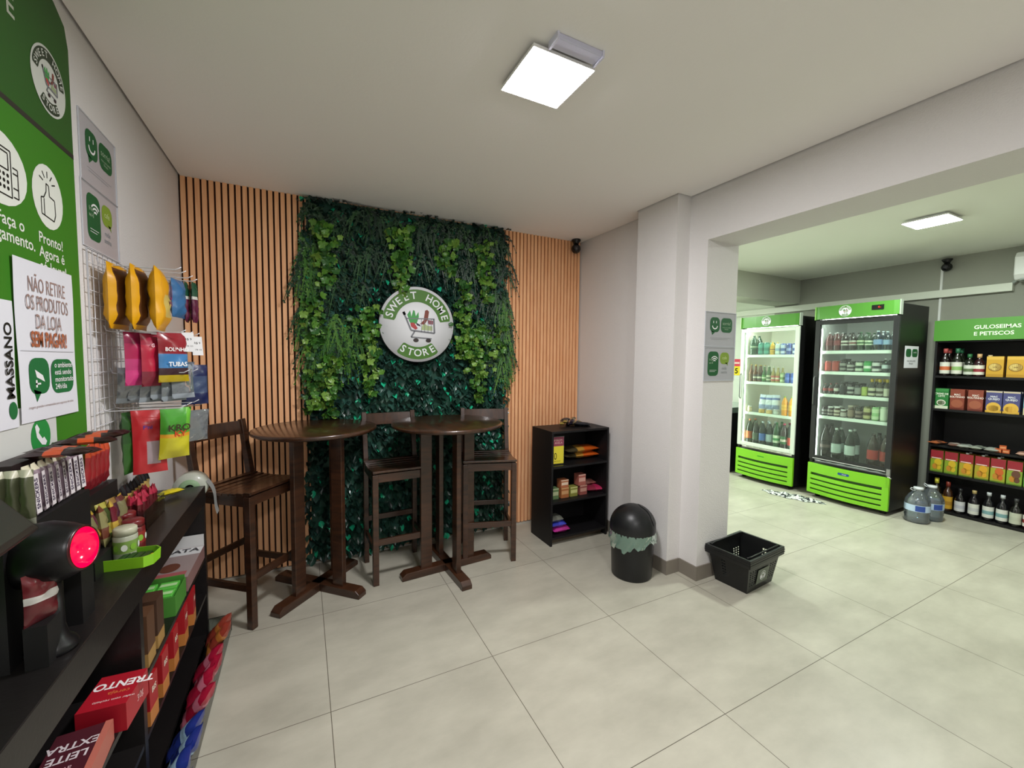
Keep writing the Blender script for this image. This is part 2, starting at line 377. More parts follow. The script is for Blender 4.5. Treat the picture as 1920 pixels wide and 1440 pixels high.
def chair(x, y, rz, label):
    """front faces local -Y; seat top at .82"""
    w, d, zs, lg = .19, .19, .80, .02
    t = thing('bar_chair', label, 'chair', (x, y, 0), rz, 'dark wooden bar chairs')
    for sx in (-1, 1):
        MB().box((sx*w-lg, -d-lg, 0), (sx*w+lg, -d+lg, zs-.01), DW).build('leg', t, bevel=.003)
        # rear leg runs up into the back post with a slight rake
        prof = [(-.02, 0), (.02, 0), (.02, zs), (.075, 1.17), (.045, 1.18), (-.02, zs+.03)]
        MB().prism([(d+a, b) for a, b in prof], sx*w-.018, sx*w+.018, DW, M=frame((0, 0, 0), (0, 1, 0), (0, 0, 1))).build('leg', t, bevel=.003)
    # seat slats across, hollowed
    mb = MB(); n = 8
    for i in range(n):
        y0 = -d-.025+i*(2*d+.03)/n; y1 = y0+(2*d+.03)/n-.005
        ym = (y0+y1)/2/d; dz = .016*(ym**2)-.014 if ym < .9 else .004
        mb.box((-w-.02, y0, zs+dz), (w+.02, y1, zs+dz+.016), DWH)
    mb.build('seat', t, bevel=.003)
    ap = MB(); a = .045
    ap.box((-w, -d-.012, zs-a-.02), (w, -d+.012, zs-.008), DW).box((-w, d-.012, zs-a-.02), (w, d+.012, zs-.008), DW)
    for sx in (-1, 1): ap.prism([(-d, zs-.07), (d, zs-.07), (d, zs+.012), (d*.5, zs-.006), (0, zs-.014), (-d*.5, zs-.008), (-d, zs+.004)], sx*w-.012, sx*w+.012, DW, M=frame((0, 0, 0), (0, 1, 0), (0, 0, 1)))
    ap.build('seat_frame', t)
    # curved top rail between the back posts
    n = 8; mb = MB()
    def fn(z0, z1, off):
        def f(u, v): 
            xx = (u-.5)*2*(w+.0); zz = z0+(z1-z0)*v
            return (xx, d+.03+(zz-.97)*.17+.02*(1-(xx/w)**2)+off, zz)
        return f
    mb.grid(fn(1.075, 1.165, -.010), n, 2, DWH).grid(fn(1.075, 1.165, .012), n, 2, DWH)
    mb.grid(lambda u, v: fn(1.165, 1.165, -.010+.022*v)(u, 0), n, 1, DWH, smooth=False).grid(lambda u, v: fn(1.075, 1.075, -.010+.022*v)(u, 0), n, 1, DWH, smooth=False)
    mb.build('top_rail', t)
    for nm, lo, hi in (('front', (-w, -d-.008, .28), (w, -d+.012, .325)), ('back', (-w, d-.01, .33), (w, d+.01, .37)),
                       ('l', (-w-.01, -d, .22), (-w+.01, d, .262)), ('r', (w-.01, -d, .22), (w+.01, d, .262))):
        MB().box(lo, hi, DW).build('stretcher', t, bevel=.002)
    return t
chair(-.315, 3.05, R(50), 'dark wooden bar chair beside the black counter, turned sideways with an open back')
chair(.617, 3.145, R(2), 'dark wooden bar chair between the two round tables, facing the room')
chair(1.345, 3.09, R(-17), 'dark wooden bar chair behind the right table, next to the wooden slats')

# ---------------------------------------------------------------- small black shelf in the corner
BK = mat('#131214', .5, spec=.35, bump=.05, bscale=200)
t = thing('small_bookcase', 'low black open shelf unit standing in the corner beside the bin', 'shelf', (1.865, 2.92, 0))
w, dp, hh, th = .612, .335, .995, .018
MB().box((0, 0, 0), (th, dp, hh-th), BK).build('side_panel', t)
MB().box((w-th, 0, 0), (w, dp, hh-th), BK).build('side_panel', t)
MB().box((0, 0, hh-th), (w, dp, hh), BK).build('top_panel', t)
MB().box((th, dp-.006, .05), (w-th, dp, hh-th), BK).build('back_panel', t)
for z in (.075, .383, .69): MB().box((th, .0, z-th), (w-th, dp-.006, z), BK).build('shelf', t)
MB().box((th, .06, 0), (w-th, .075, .057), mat('#5f5444', .7)).build('plinth', t)

# ---------------------------------------------------------------- counter under the posters
CB = mat('#161313', .42, spec=.45, bump=.04, bscale=90, coat=.15)
t = thing('counter', 'long black counter with open shelves along the left wall under the green poster', 'counter', (-.713, 1.5, 0))
cx = .213
MB().box((0, -1.3, .78), (cx, 1.30, .88), CB).build('countertop', t, bevel=.002)
for y in (1.275, .26, -.75): MB().box((.004, y-.012, 0), (cx-.002, y+.018, .78), CB).build('upright', t)
MB().box((0, -1.3, .0), (.008, 1.28, .78), CB).build('back_panel', t)
for y0, y1 in ((-.73, .248), (.28, 1.262)):
    MB().box((.008, y0, .47), (cx-.004, y1, .488), CB).build('shelf', t)
    MB().box((.008, y0, .262), (cx-.004, y1, .28), CB).build('shelf', t)
MB().box((.008, -.73, .02), (cx-.01, 1.262, .04), CB).build('bottom_board', t)

# ---------------------------------------------------------------- tall snack shelf in the side room
t = thing('snack_shelf', 'tall black shelf unit with a green header and rows of groceries', 'shelf', (6.10, 1.925, 0))
sw = 1.35
MB().box((0, -.018, 0), (.34, 0, 1.85), BK).build('side_panel', t)
MB().box((0, -sw, 0), (.34, -sw+.018, 1.85), BK).build('side_panel', t)
MB().box((.33, -sw+.018, .0), (.34, -.018, 2.05), BK).build('back_panel', t)
for z in (.03, .43, .73, 1.12, 1.475): MB().box((0, -sw+.018, z-.022), (.33, -.018, z), BK).build('shelf', t)
MB().box((0.005, -sw+.018, 1.83), (.33, -.018, 1.85), BK).build('top_board', t)
hd = MB().box((-.015, -sw, 1.845), (.003, .01, 2.062), mat('#4f8f33', .45)).build('header_sign', t)
F = frame((-.0165, 0, 0), (0, -1, 0), (0, 0, 1))
MB().text('GULOSEIMAS', F @ Matrix.Translation((.285, 1.973, 0)), .052, mat('#e8f3e0', .5), 'LEFT', .022, 1.02).build('lettering', hd)
MB().text('E PETISCOS', F @ Matrix.Translation((.285, 1.908, 0)), .052, mat('#e8f3e0', .5), 'LEFT', .022, 1.02).build('lettering', hd)

# ---------------------------------------------------------------- logo roundel (drawn on the XY plane of M, radius r)
LW = mat('#e6e8ec', .5); LGREY = mat('#74767c', .5); LDK = mat('#2a1d1c', .5)
def logo(mb, M, r, letters=True, disc=True, g=None, wht=None, z=0):
    g = g or LOGOG; wht = wht or LW; T = lambda p: [(a*r, b*r) for a, b in p]
    e = .0006
    if disc: mb.ell(0, 0, r, r, wht, M, z, 48)
    def arc(a0, a1, r0, r1):
        n = 24; p = []
        for k in range(n+1):
            a = R(a0+(a1-a0)*k/n); rr = r1-(.03 if k in (0, n) else 0); p.append((rr*math.cos(a), rr*math.sin(a)))
        q = []
        for k in range(n+1):
            a = R(a1+(a0-a1)*k/n); rr = r0+(.03 if k in (0, n) else 0); q.append((rr*math.cos(a), rr*math.sin(a)))
        vs = T(p)+T(q[::1]); fs = [(k, k+1, 2*n-k, 2*n+1-k) for k in range(n)]
        mb.add([(x, y, z+e) for x, y in vs], fs, g, False, M)
    arc(172, 8, .60, .93); arc(232, 308, .60, .93)
    def ring(word, a0, a1, up):
        for i, ch in enumerate(word):
            if ch == ' ': continue
            a = a0+(a1-a0)*i/(len(word)-1)
            rot = a-90 if up else a+90
            mb.text(ch, M @ Matrix.Rotation(R(a), 4, 'Z') @ Matrix.Translation((.765*r, 0, z+2*e)) @ Matrix.Rotation(R(rot-a), 4, 'Z'), .27*r, wht, bold=.015)
    if letters: ring('SWEET HOME', 163, 17, True); ring('STORE', 239, 301, False)
    # trolley: basket frame, handle, wheels, groceries
    def ln(a, b, w, m):
        ax, ay = a; bx, by = b; dx, dy = bx-ax, by-ay; L = math.hypot(dx, dy); nx, ny = -dy/L*w/2, dx/L*w/2
        mb.poly(T([(ax+nx, ay+ny), (ax-nx, ay-ny), (bx-nx, by-ny), (bx+nx, by+ny)]), m, M, z+2*e)
    cp = lambda p, m, zz: mb.poly(T(p), m, M, z+zz*e)
    cp([(-.28, .25), (-.2, .37), (-.17, .2), (-.12, .38), (-.08, .36), (-.05, .22), (.02, .34), (.03, .2), (-.02, .05), (-.12, -.02), (-.22, .06)], mat('#3f9a4a', .5), 1)
    cp([(.06, .02), (.16, .12), (.2, .38), (.26, .41), (.31, .36), (.28, .16), (.18, -.0)], mat('#7a3527', .5), 1)
    cp([(-.2, .04), (-.1, .05), (.0, -.1), (-.06, -.14), (-.18, -.06)], mat('#b0393a', .5), 1.4)
    cp([(-.06, .06), (.06, .0), (.08, -.05), (-.02, -.02)], mat('#2e1f35', .5), 1.5)
    cp([(.1, -.14), (.12, -.02), (.2, .03), (.26, -.02), (.4, -.03), (.4, -.15)], mat('#a9b985', .5), 1.2)
    cp([(.26, .14), (.42, .12), (.42, .02), (.3, .02)], mat('#8a4a55', .5), 1.2)
    ln((-.38, .32), (-.18, -.16), .045, LGREY); ln((-.38, .32), (-.34, .24), .07, LDK); ln((-.18, -.16), (.46, -.22), .045, LGREY); ln((.46, -.22), (.44, .17), .045, LGREY)
    ln((-.30, .15), (.46, .17), .028, LGREY); ln((-.08, -.18), (-.18, -.34), .04, LGREY); ln((-.18, -.34), (.38, -.37), .035, LGREY)
    for k in range(4): ln((.1+.09*k, .16), (.1+.09*k, -.2), .012, LGREY)
    mb.ell(-.05*r, -.42*r, .075*r, .055*r, LDK, M, z+2*e, 12); mb.ell(.29*r, -.42*r, .075*r, .055*r, LDK, M, z+2*e, 12)

# ---------------------------------------------------------------- glass-door fridges
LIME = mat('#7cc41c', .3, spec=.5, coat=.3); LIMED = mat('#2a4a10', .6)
GL = glass('#f4fbf6', .07)
def led(s): return lamp_mat((.92, 1, .93, 1), s)
def fridge(y0, wd, ztop, label, frm, inner, shelves, ledz, hasdisp, name='glass_door_fridge'):
    """front plane x=0 (world 5.4), right side at y0, left side at y0+wd; faces -X"""
    t = thing(name, label, 'fridge', (5.42, y0, 0)); ys = wd; D = .66
    th = .035; ledc = 20 if hasdisp else 30
    zb = .42      # inner floor
    b = MB()
    b.box((.02, 0, .05), (D, th, ztop-.03), BLACK).box((.02, ys-th, .05), (D, ys, ztop-.03), BLACK).box((.02, th, ztop-.12), (D, ys-th, ztop-.03), BLACK)
    b.box((.02, th, .05), (D, ys-th, zb), BLACK).box((D-.03, th, zb), (D, ys-th, ztop-.12), BLACK)
    b.build('cabinet', t, bevel=.003)
    e = .004; l = MB()
    l.box((.06, th, zb), (D-.03, th+e, ztop-.12), inner).box((.06, ys-th-e, zb), (D-.03, ys-th, ztop-.12), inner)
    l.box((D-.034, th, zb), (D-.03, ys-th, ztop-.12), inner).box((.06, th, zb), (D-.03, ys-th, zb+.01), inner).box((.06, th, ztop-.135), (D-.03, ys-th, ztop-.12), inner)
    l.build('liner', t)
    for z in shelves:
        s = MB()
        for k in range(22): s.box((.09, th+.012+k*(ys-2*th-.03)/21, z-.008), (D-.06, th+.016+k*(ys-2*th-.03)/21, z-.004), mat('#dfe6e2', .4))
        s.box((.085, th+.008, z-.012), (.095, ys-th-.008, z-.004), mat('#dfe6e2', .4)).box((D-.07, th+.008, z-.012), (D-.06, ys-th-.008, z-.004), mat('#dfe6e2', .4))
        sh = s.build('wire_shelf', t)
        MB().box((.078, th+.008, z-.034), (.084, ys-th-.008, z+.002), mat('#eef4ee', .35)).build('price_rail', sh)
    for yy in ((ys-th-.012,) if hasdisp else (th+.004, ys-th-.012)):
        MB().box((.062, yy, ledz[0]), (.070, yy+.008, ledz[1]), led(ledc)).build('light_strip', t)
    MB().box((.075, th+.03, ztop-.142), (.11, ys-th-.03, ztop-.136), led(ledc)).build('light_strip', t)
    # door
    fw = .052; z0, z1 = zb+.035, ztop-.155
    d = MB().box((0, .002, z0), (.035, fw, z1), frm).box((0, ys-fw, z0), (.035, ys-.002, z1), frm).box((0, fw, z0), (.035, ys-fw, z0+fw), frm).box((0, fw, z1-fw), (.035, ys-fw, z1), frm).build('door', t, bevel=.003)
    MB().box((.012, fw-.005, z0+fw-.005), (.018, ys-fw+.005, z1-fw+.005), GL).build('glass_pane', d)
    MB().tube([(0, ys-.022, 1.1), (-.02, ys-.022, 1.12), (-.02, ys-.022, 1.42), (0, ys-.022, 1.44)], .006, mat('#77797a', .3, .6), 8).build('handle', d)
    MB().box((-.004, fw-.01, z0+.012), (.0, ys-fw+.01, z0+.018), mat('#d8d8d8', .4)).build('gasket_strip', d)
    # header
    hz0 = ztop-.145
    pts = [(.0, 0), (-.02, .06*ys), (-.034, .3*ys), (-.038, .5*ys), (-.034, .7*ys), (-.02, .94*ys), (0, ys), (.03, ys), (.03, 0)]
    h = MB().prism([(p[0], p[1]) for p in pts][::-1], hz0, ztop, mat('#4f8c33', .3, coat=.3)).build('header_panel', t, bevel=.002)
    MB().box((-.012, -.006, hz0-.004), (.04, .003, ztop+.004), mat('#b9c4b6', .35, .3)).build('end_cap', h)
    MB().box((-.012, ys-.003, hz0-.004), (.04, ys+.006, ztop+.004), mat('#8fbf6a', .35)).build('end_cap', h)
    lg = MB(); logo(lg, frame((-.0405, .6*ys if hasdisp else .52*ys, hz0+.073), (0, -1, 0), (0, 0, 1)), .060); lg.build('logo', h)
    if hasdisp:
        dz = hz0+.085
        dd = MB().box((-.0385, .125, dz-.024), (-.02, .225, dz+.024), mat('#131513', .3)).build('temperature_display', h)
        MB().text('4', frame((-.0392, .165, dz), (0, -1, 0), (0, 0, 1)), .03, mat('#ff3020', .5, emit=1.2)).text('-', frame((-.0392, .15, dz), (0, -1, 0), (0, 0, 1)), .03, mat('#ff3020', .5, emit=1.2)).build('digits', dd)
    # bulging lime grille at the foot
    gz0, gz1 = .055, .41
    def bul(yv): return -.012-.045*math.sin(PI*min(1, max(0, yv/ys)))
    g = MB(); n = 16
    def slab(za, zb_, y_a, y_b, off, m, depth=.03):
        pf = [(bul(y_a+(y_b-y_a)*k/n)+off, y_a+(y_b-y_a)*k/n) for k in range(n+1)]
        pb = [(p[0]+depth, p[1]) for p in pf]
        g.prism((pf+pb[::-1])[::-1], za, zb_, m)
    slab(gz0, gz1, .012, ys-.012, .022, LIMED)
    slab(.30, gz1, .0, ys, .0, LIME); 
    slab(gz0, .30, 0, .055, 0, LIME); slab(gz0, .30, ys-.04, ys, 0, LIME)
    for k in range(4): slab(gz0+.058*k, gz0+.058*k+.041, .05, ys-.035, .0, LIME)
    go = g.build('grille', t, bevel=.004)
    bd = MB().rrect(-.055, -.013, .055, .013, .012, mat('#1c4b8a', .4), frame((bul(.45*ys)-.002, .50*ys, .355), (0, -1, 0), (0, 0, 1))) if hasdisp else MB().rrect(-.045, -.006, .045, .006, .005, mat('#3f9a12', .4), frame((bul(.5*ys)-.002, .50*ys, .36), (0, -1, 0), (0, 0, 1)))
    if hasdisp: bd.text('metal', frame((bul(.45*ys)-.003, .49*ys, .355), (0, -1, 0), (0, 0, 1)), .018, WHITE)
    bd.build('badge', go)
    for sx in (.09, D-.08):
        for sy in (.07, ys-.07): MB().cyl(.025, 0, .055, mat('#151515', .6), 10, Matrix.Translation((sx, sy, 0))).build('foot', t)
    if hasdisp:
        MB().tube([(-.02, .02, .43), (-.045, .0, .425), (-.05, -.03, .418)], .006, CHROME, 6).box((-.01, .0, .42), (.01, .03, .50), mat('#9a9a9a', .3, .6)).build('hinge_pin', t)
    return t
WIN = mat('#e8e6d6', .5); GIN = mat('#c4c6c4', .5)
FR1 = fridge(2.93, .755, 2.205, 'glass-door drinks fridge with a pale white door frame, farther from the shelf', mat('#d3dcd0', .35), WIN, (.915, 1.335, 1.70), (.46, 2.0), False)
FR2 = fridge(1.985, .775, 2.25, 'glass-door drinks fridge with a black door frame and red display, beside the snack shelf', mat('#232425', .35), GIN, (.975, 1.235, 1.50, 1.74), (.46, 2.0), True)
# paper on the fridge side
t = thing('notice_paper', 'white paper notice taped to the black side of the fridge', 'notice', (5.72, 1.9835, 1.67))
F = frame((0, -.0008, 0), (1, 0, 0), (0, 0, 1))
MB().rect(-.16, -.115, .16, .115, PAPER, F).build('sheet', t)
MB().rrect(-.13, -.0, -.01, .085, .03, DGREEN, F, .0006).rrect(.01, -.0, .14, .085, .03, DGREEN, F, .0006).text('sorria', F @ Matrix.Translation((.075, .05, .0012)), .03, WHITE).text('voce esta sendo\nfilmado', F @ Matrix.Translation((0, -.055, .0006)), .03, INK).build('print', t)

# ---------------------------------------------------------------- bin
PLB = mat('#17181a', .38, spec=.4); 
t = thing('waste_bin', 'black dome-lid waste bin with a green bag beside the pillar', 'bin', (2.185, 2.285, 0))
MB().lathe([(0, 0), (.140, 0), (.147, .012), (.160, .33), (.160, .355), (.152, .355), (.142, .02), (0, .02)], PLB, 40).build('bucket', t)
prof = [(.165, .32), (.167, .37)]+[(.167*math.cos(a), .37+.16*math.sin(a)) for a in [PI/2*k/12 for k in range(1, 13)]]
MB().lathe(prof, PLB, 40, cap=False).build('dome_lid', t)
# swing flap: spherical patch slightly proud of the dome, facing the room
def flap(u, v):
    az = R(-18)+(u-.5)*R(104); el = R(12)+v*R(62)
    az = R(-18)+(u-.5)*R(104)*(1-.55*max(0, v-.3)); rr = .1695
    return (rr*math.cos(el)*math.cos(az), rr*math.cos(el)*math.sin(az), .37+.1625*math.sin(el))
MB().grid(flap, 14, 10, mat('#1d1e20', .45)).build('flap', t)
random.seed(3)
def bagf(u, v):
    a = u*2*PI; w1 = .5+.5*math.sin(a*2+1)
    zz = .345-v*(.06+.055*w1+.014*math.sin(a*9)+.008*math.sin(a*23)); rr = .1655+.006*v+.007*math.sin(a*19+v*9)*v+.003*math.sin(a*41)*v
    return (rr*math.cos(a), rr*math.sin(a), zz)
MB().grid(bagf, 90, 6, glass('#a3cdb8', .22, .2, .3)).build('bin_bag', t)

# ---------------------------------------------------------------- shopping basket
t = thing('shopping_basket', 'black plastic shopping basket on the floor in front of the pillar end', 'basket', (2.86, 1.85, 0), R(5))
PB = mat('#121314', .38, spec=.45)
bw, bd_, tw, td, hb = .165, .115, .215, .150, .262     # half sizes bottom / top
def side(c0, c1, d0, d1, holes):
    """wall between bottom edge c0-c1 and top edge d0-d1 as a lattice with open slots"""
    mb = MB(); c0, c1, d0, d1 = map(Vector, (c0, c1, d0, d1))
    nrm = (c1-c0).cross(d0-c0).normalized()
    P = lambda u, v: (c0.lerp(c1, u)).lerp(d0.lerp(d1, u), v)
    us, vsx = holes
    cells = len(us)
    def quad(u0, v0, u1, v1):
        a = [P(u0, v0), P(u1, v0), P(u1, v1), P(u0, v1)]; b = [p-nrm*.003 for p in a]
        mb.add(a+b, [(0,1,2,3), (7,6,5,4), (0,4,5,1), (1,5,6,2), (2,6,7,3), (3,7,4,0)], PB)
    # solid borders
    quad(0, 0, 1, vsx[0]); quad(0, vsx[1], 1, 1)
    edges = [0]+us+[1]
    rows = 7; vh = (vsx[1]-vsx[0])/rows
    uc = 0
    for u0, u1, kind in us and [(a, b, k) for a, b, k in zip(edges[:-1], edges[1:], [0, 1]*20)]:
        if kind == 0: quad(u0, vsx[0], u1, vsx[1])
        else:
            for r_ in range(rows): quad(u0, vsx[0]+vh*r_, u1, vsx[0]+vh*(r_+.45))
    return mb
cb = [(-bw, -bd_, 0), (bw, -bd_, 0), (bw, bd_, 0), (-bw, bd_, 0)]; ct = [(-tw, -td, hb), (tw, -td, hb), (tw, td, hb), (-tw, td, hb)]
slots_long = ([.06, .10, .14, .18, .22, .26, .74, .78, .82, .86, .90, .94], (.16, .62)); slots_short = ([.30, .345, .36, .405], (.22, .78))
for i in range(4):
    j = (i+1) % 4
    side(cb[i], cb[j], ct[i], ct[j], slots_long if i in (0, 2) else slots_short).build('side_wall', t)
MB().box((-bw, -bd_, 0), (bw, bd_, .004), PB).build('bottom', t)
rim = MB()
o, q = .014, .006
for a, b in (((-tw-o, -td-o, hb-.055), (tw+o, -td-o+q, hb)), ((-tw-o, td+o-q, hb-.055), (tw+o, td+o, hb)), ((-tw-o, -td-o, hb-.055), (-tw-o+q, td+o, hb)), ((tw+o-q, -td-o, hb-.055), (tw+o, td+o, hb))): rim.box(a, b, PB)
rim.box((-tw-o, -td-o, hb-.004), (tw+o, -td+.004, hb+.004), PB).box((-tw-o, td-.004, hb-.004), (tw+o, td+o, hb+.004), PB).box((-tw-o, -td, hb-.004), (-tw+.004, td, hb+.004), PB).box((tw-.004, -td, hb-.004), (tw+o, td, hb+.004), PB)
rim.build('rim', t, bevel=.003)
for k, sy in enumerate((-1, 1)):
    MB().tube([(-tw+.01, sy*(td-.022), hb+.006), (-tw+.05, sy*(td-.014), hb+.008), (tw-.05, sy*(td-.014), hb+.008), (tw-.01, sy*(td-.022), hb+.006)], .006, PB, 6).build('handle', t)
for k in range(2):
    za, zb_ = hb-.036+k*.016, hb-.031+k*.016; m_ = MB(); X, Y = tw+o+.002, td+o+.002
    for a, b in (((-X, -Y), (X, -Y+.003)), ((-X, Y-.003), (X, Y)), ((-X, -Y), (-X+.003, Y)), ((X-.003, -Y), (X, Y))): m_.box((*a, za), (*b, zb_), PB)
    m_.build('rim_ridge', t)
sl = (td-bd_)/hb
F = frame((0, -bd_-sl*.10-.0055, .10), (1, 0, 0), (0, -sl, 1))
lb = MB().rect(-.075, -.055, .075, .055, mat('#5f675a', .5), F); logo(lb, F @ Matrix.Translation((0, 0, .0006)), .036, letters=False, g=mat('#8f978a', .5)); lb.build('logo_plate', t)
# ---------------------------------------------------------------- artificial plant wall
def leafy():
    x0, x1, z0, z1, yb = 0.02, 1.685, .03, ZC-.01, YB-.012
    t = thing('plant_panel', 'artificial green plant panel between the wooden slats behind the round sign', 'plant wall', ((x0+x1)/2, yb, 0))
    cx = (x0+x1)/2
    rnd = random.Random(11)
    MB().box((x0-cx+.02, -.012, z0), (x1-cx-.02, 0, z1), mat('#0d4434', .6)).build('backing_mat', t)
    # layered ruffled leaves
    lm = [mat('#1f3d33', .3, spec=.6), mat('#28493c', .3, spec=.6), mat('#19312b', .35), mat('#345a50', .25, spec=.7)]
    teal = mat('#2cc795', .3); mb = MB()
    def leaf(mb, p, L, w, yaw, pitch, roll, m, cup=.3):
        """leaf hanging from p; local +Y along leaf"""
        M = Matrix.Translation(p) @ Matrix.Rotation(yaw, 4, 'Z') @ Matrix.Rotation(pitch, 4, 'X') @ Matrix.Rotation(roll, 4, 'Y')
        h = w*cup
        vs = [(0, 0, 0), (-w*.42, -L*.25, h), (0, -L*.3, 0), (w*.42, -L*.25, h), (-w*.5, -L*.6, h*1.1), (0, -L*.65, -.0), (w*.5, -L*.6, h*1.1), (0, -L, -h*.4)]
        mb.add(vs, [(0, 1, 2), (0, 2, 3), (1, 4, 5, 2), (2, 5, 6, 3), (4, 7, 5), (5, 7, 6)], m, True, M)
    zz = z0+.03
    while zz < z1:
        xx = x0+rnd.uniform(0, .02)
        while xx < x1:
            # leaves point out into the room and droop: -Y is out
            p = (xx-cx+rnd.uniform(-.012, .012), -.012, zz+rnd.uniform(-.01, .01)+.012*math.sin(xx*9))
            if rnd.random() < .86:
                leaf(mb, p, rnd.uniform(.055, .085), rnd.uniform(.04, .06), rnd.uniform(-.7, .7), rnd.uniform(.15, 1.0), rnd.uniform(-.5, .5), lm[rnd.randrange(4)])
            elif rnd.random() < .5:
                leaf(mb, p, .06, .042, rnd.uniform(-.8, .8), rnd.uniform(.1, 1.3), rnd.uniform(-.6, .6), teal)
            xx += .033
        zz += .034
    o = mb.build('leaf_mat', t); o['kind'] = 'stuff'
    # drooping ferns / grass
    gm = [mat('#1c3a26', .5), mat('#24472a', .5), mat('#142c22', .5), mat('#2f5630', .5)]
    def fern(x, z, L, n, cols, spread=.12):
        mb = MB()
        for k in range(n):
            a = rnd.uniform(-1, 1); Lk = L*rnd.uniform(.6, 1.1); out = rnd.uniform(.0, .035); m = cols[rnd.randrange(len(cols))]
            xs = x+rnd.uniform(-.05, .05)-cx; w = rnd.uniform(.003, .007); zs = z+rnd.uniform(-.06, .06)
            pts = []
            for i in range(6):
                s_ = i/5
                pts.append((xs+a*spread*s_**1.2, -.03-out*math.sin(min(1, s_*1.4)*PI*.6), zs+.03*math.sin(s_*PI)-Lk*s_**1.5))
            vs = []
            for i, p in enumerate(pts):
                ww = w*(1-abs(i/5-.4)*1.2)+.0008; vs += [(p[0]-ww, p[1], p[2]), (p[0]+ww, p[1]-.002, p[2])]
            mb.add(vs, [(2*i, 2*i+1, 2*i+3, 2*i+2) for i in range(5)], m, True)
            # pinnae
            for i in range(1, 6):
                p = pts[i]
                for sgn in (-1, 1):
                    l = .022*(1.2-i/6); mb.add([(p[0], p[1], p[2]+.006), (p[0]+sgn*l, p[1]-.006, p[2]-.004), (p[0]+sgn*l*.6, p[1], p[2]-.012), (p[0], p[1], p[2]-.008)], [(0, 1, 2, 3)], m, True)
        return mb.build('fern_spray', t)
    for i in range(15):
        for j in range(5):
            x = x0+.04+i*(x1-x0-.08)/14+rnd.uniform(-.04, .04); z = 2.68-j*.25+rnd.uniform(-.05, .05)
            if (x-.85)**2+(z-1.95)**2 < .22: continue
            if j >= 2 and .42 < x < 1.2: continue
            if j >= 3 and .2 < x < 1.5 and rnd.random() < .5: continue
            fern(x, z, .22, 18, gm)
    mid = [mat('#3f7428', .5), mat('#33642a', .5), mat('#527f30', .5)]
    for z in (2.45, 2.3, 2.15, 2.0, 1.85): fern(.05, z, .22, 26, mid, .08)
    for z in (2.1, 1.95, 1.8, 1.65, 1.55): fern(1.65, z, .24, 24, mid, .09)
    for x, z in ((.22, 1.9), (.32, 1.85), (.2, 1.75), (.1, 1.8), (1.42, 1.9), (.08, 1.6), (.3, 1.7)): fern(x, z, .26, 26, mid, .14)
    # strands of rounded scalloped leaves
    il = [mat('#57862f', .35, spec=.5), mat('#42752b', .35), mat('#79a045', .35), mat('#2f5f27', .4)]
    def lobed(mb, p, r, yaw, pitch, m):
        M = Matrix.Translation(p) @ Matrix.Rotation(yaw, 4, 'Z') @ Matrix.Rotation(pitch, 4, 'X')
        n = 20; vs = [(0, r*.22, 0)]
        for k in range(n):
            a = 2*PI*k/n; rr = r*(1+.17*math.cos(5*a))*(.6 if k == 0 else 1); vs.append((rr*math.sin(a), -r*.18*math.cos(5*a)-r*.1, rr*math.cos(a)))
        mb.add(vs, [(0, 1+k, 1+(k+1) % n) for k in range(n)], m, True, M)
    def strand(xa, xb, za, zb, dens=1.0):
        mb = MB(); A = abs(xb-xa)*abs(za-zb); n = int(A*1700*dens)
        z0_ = xa*7+za; stems = max(1, int((xb-xa)/.08))
        for k in range(stems):
            sx = xa+(xb-xa)*(k+.5)/stems-cx
            mb.tube([(sx+.012*math.sin(i*1.7+k), -.05-.012*math.sin(i), zb+(za-zb)*(1-i/6)) for i in range(7)], .002, gm[1], 4)
        for k in range(n):
            v = rnd.random(); wv = 1-.45*v*v
            x = (xa+xb)/2+rnd.gauss(0, .31)*(xb-xa)*wv+.018*math.sin(z0_*11+v*13); z = za+(zb-za)*v+rnd.gauss(0, .01)
            lobed(mb, (x-cx, -.05-rnd.uniform(0, .085), z), rnd.uniform(.015, .033), rnd.uniform(-1.0, 1.0), rnd.uniform(-.5, 1.1), il[rnd.randrange(4)])
        return mb.build('leaf_strand', t)
    for a in ((.09, .235, 2.59, 2.12), (.02, .14, 2.05, 1.62, .8), (.10, .25, 1.62, 1.17, 1.1), (.0, .12, 1.5, 1.2, .8), (.625, .80, 2.65, 2.38, .9), (.66, .78, 2.42, 2.12), (1.03, 1.17, 2.6, 2.34, 1.1),
              (1.35, 1.50, 2.64, 2.30, .8), (1.41, 1.51, 2.34, 2.10), (.39, .54, 2.0, 1.66), (.41, .53, 1.68, 1.32, .9), (1.18, 1.34, 2.08, 1.62, .8), (1.24, 1.50, 1.86, 1.50, 1.1), (1.34, 1.46, 1.5, 1.22, .9), (1.2, 1.3, 2.3, 2.1, .7), (1.52, 1.62, 1.9, 1.6, .7)):
        strand(*a)
    return t
leafy()
# round sign
t = thing('round_sign', 'round white shop sign with a shopping trolley mounted on the plant panel', 'sign', (.845, YB-.105, 1.88))
F = frame((0, 0, 0), (1, 0, 0), (0, 0, 1))
MB().lathe([(0, -.022), (.308, -.022), (.31, -.02), (.31, 0), (0, 0)], mat('#24262a', .4), 64, F).build('backing_disc', t)
MB().lathe([(0, 0), (.305, 0), (.305, .001), (0, .001)], LW, 64, F).build('face', t)
m_ = MB(); logo(m_, F @ Matrix.Translation((0, 0, .0014)), .305, disc=False); m_.build('emblem', t)
for sx in (-.12, .12): MB().cyl(.008, -.1, -.02, CHROME, 8, F @ Matrix.Translation((sx, 0, 0))).build('spacer', t)

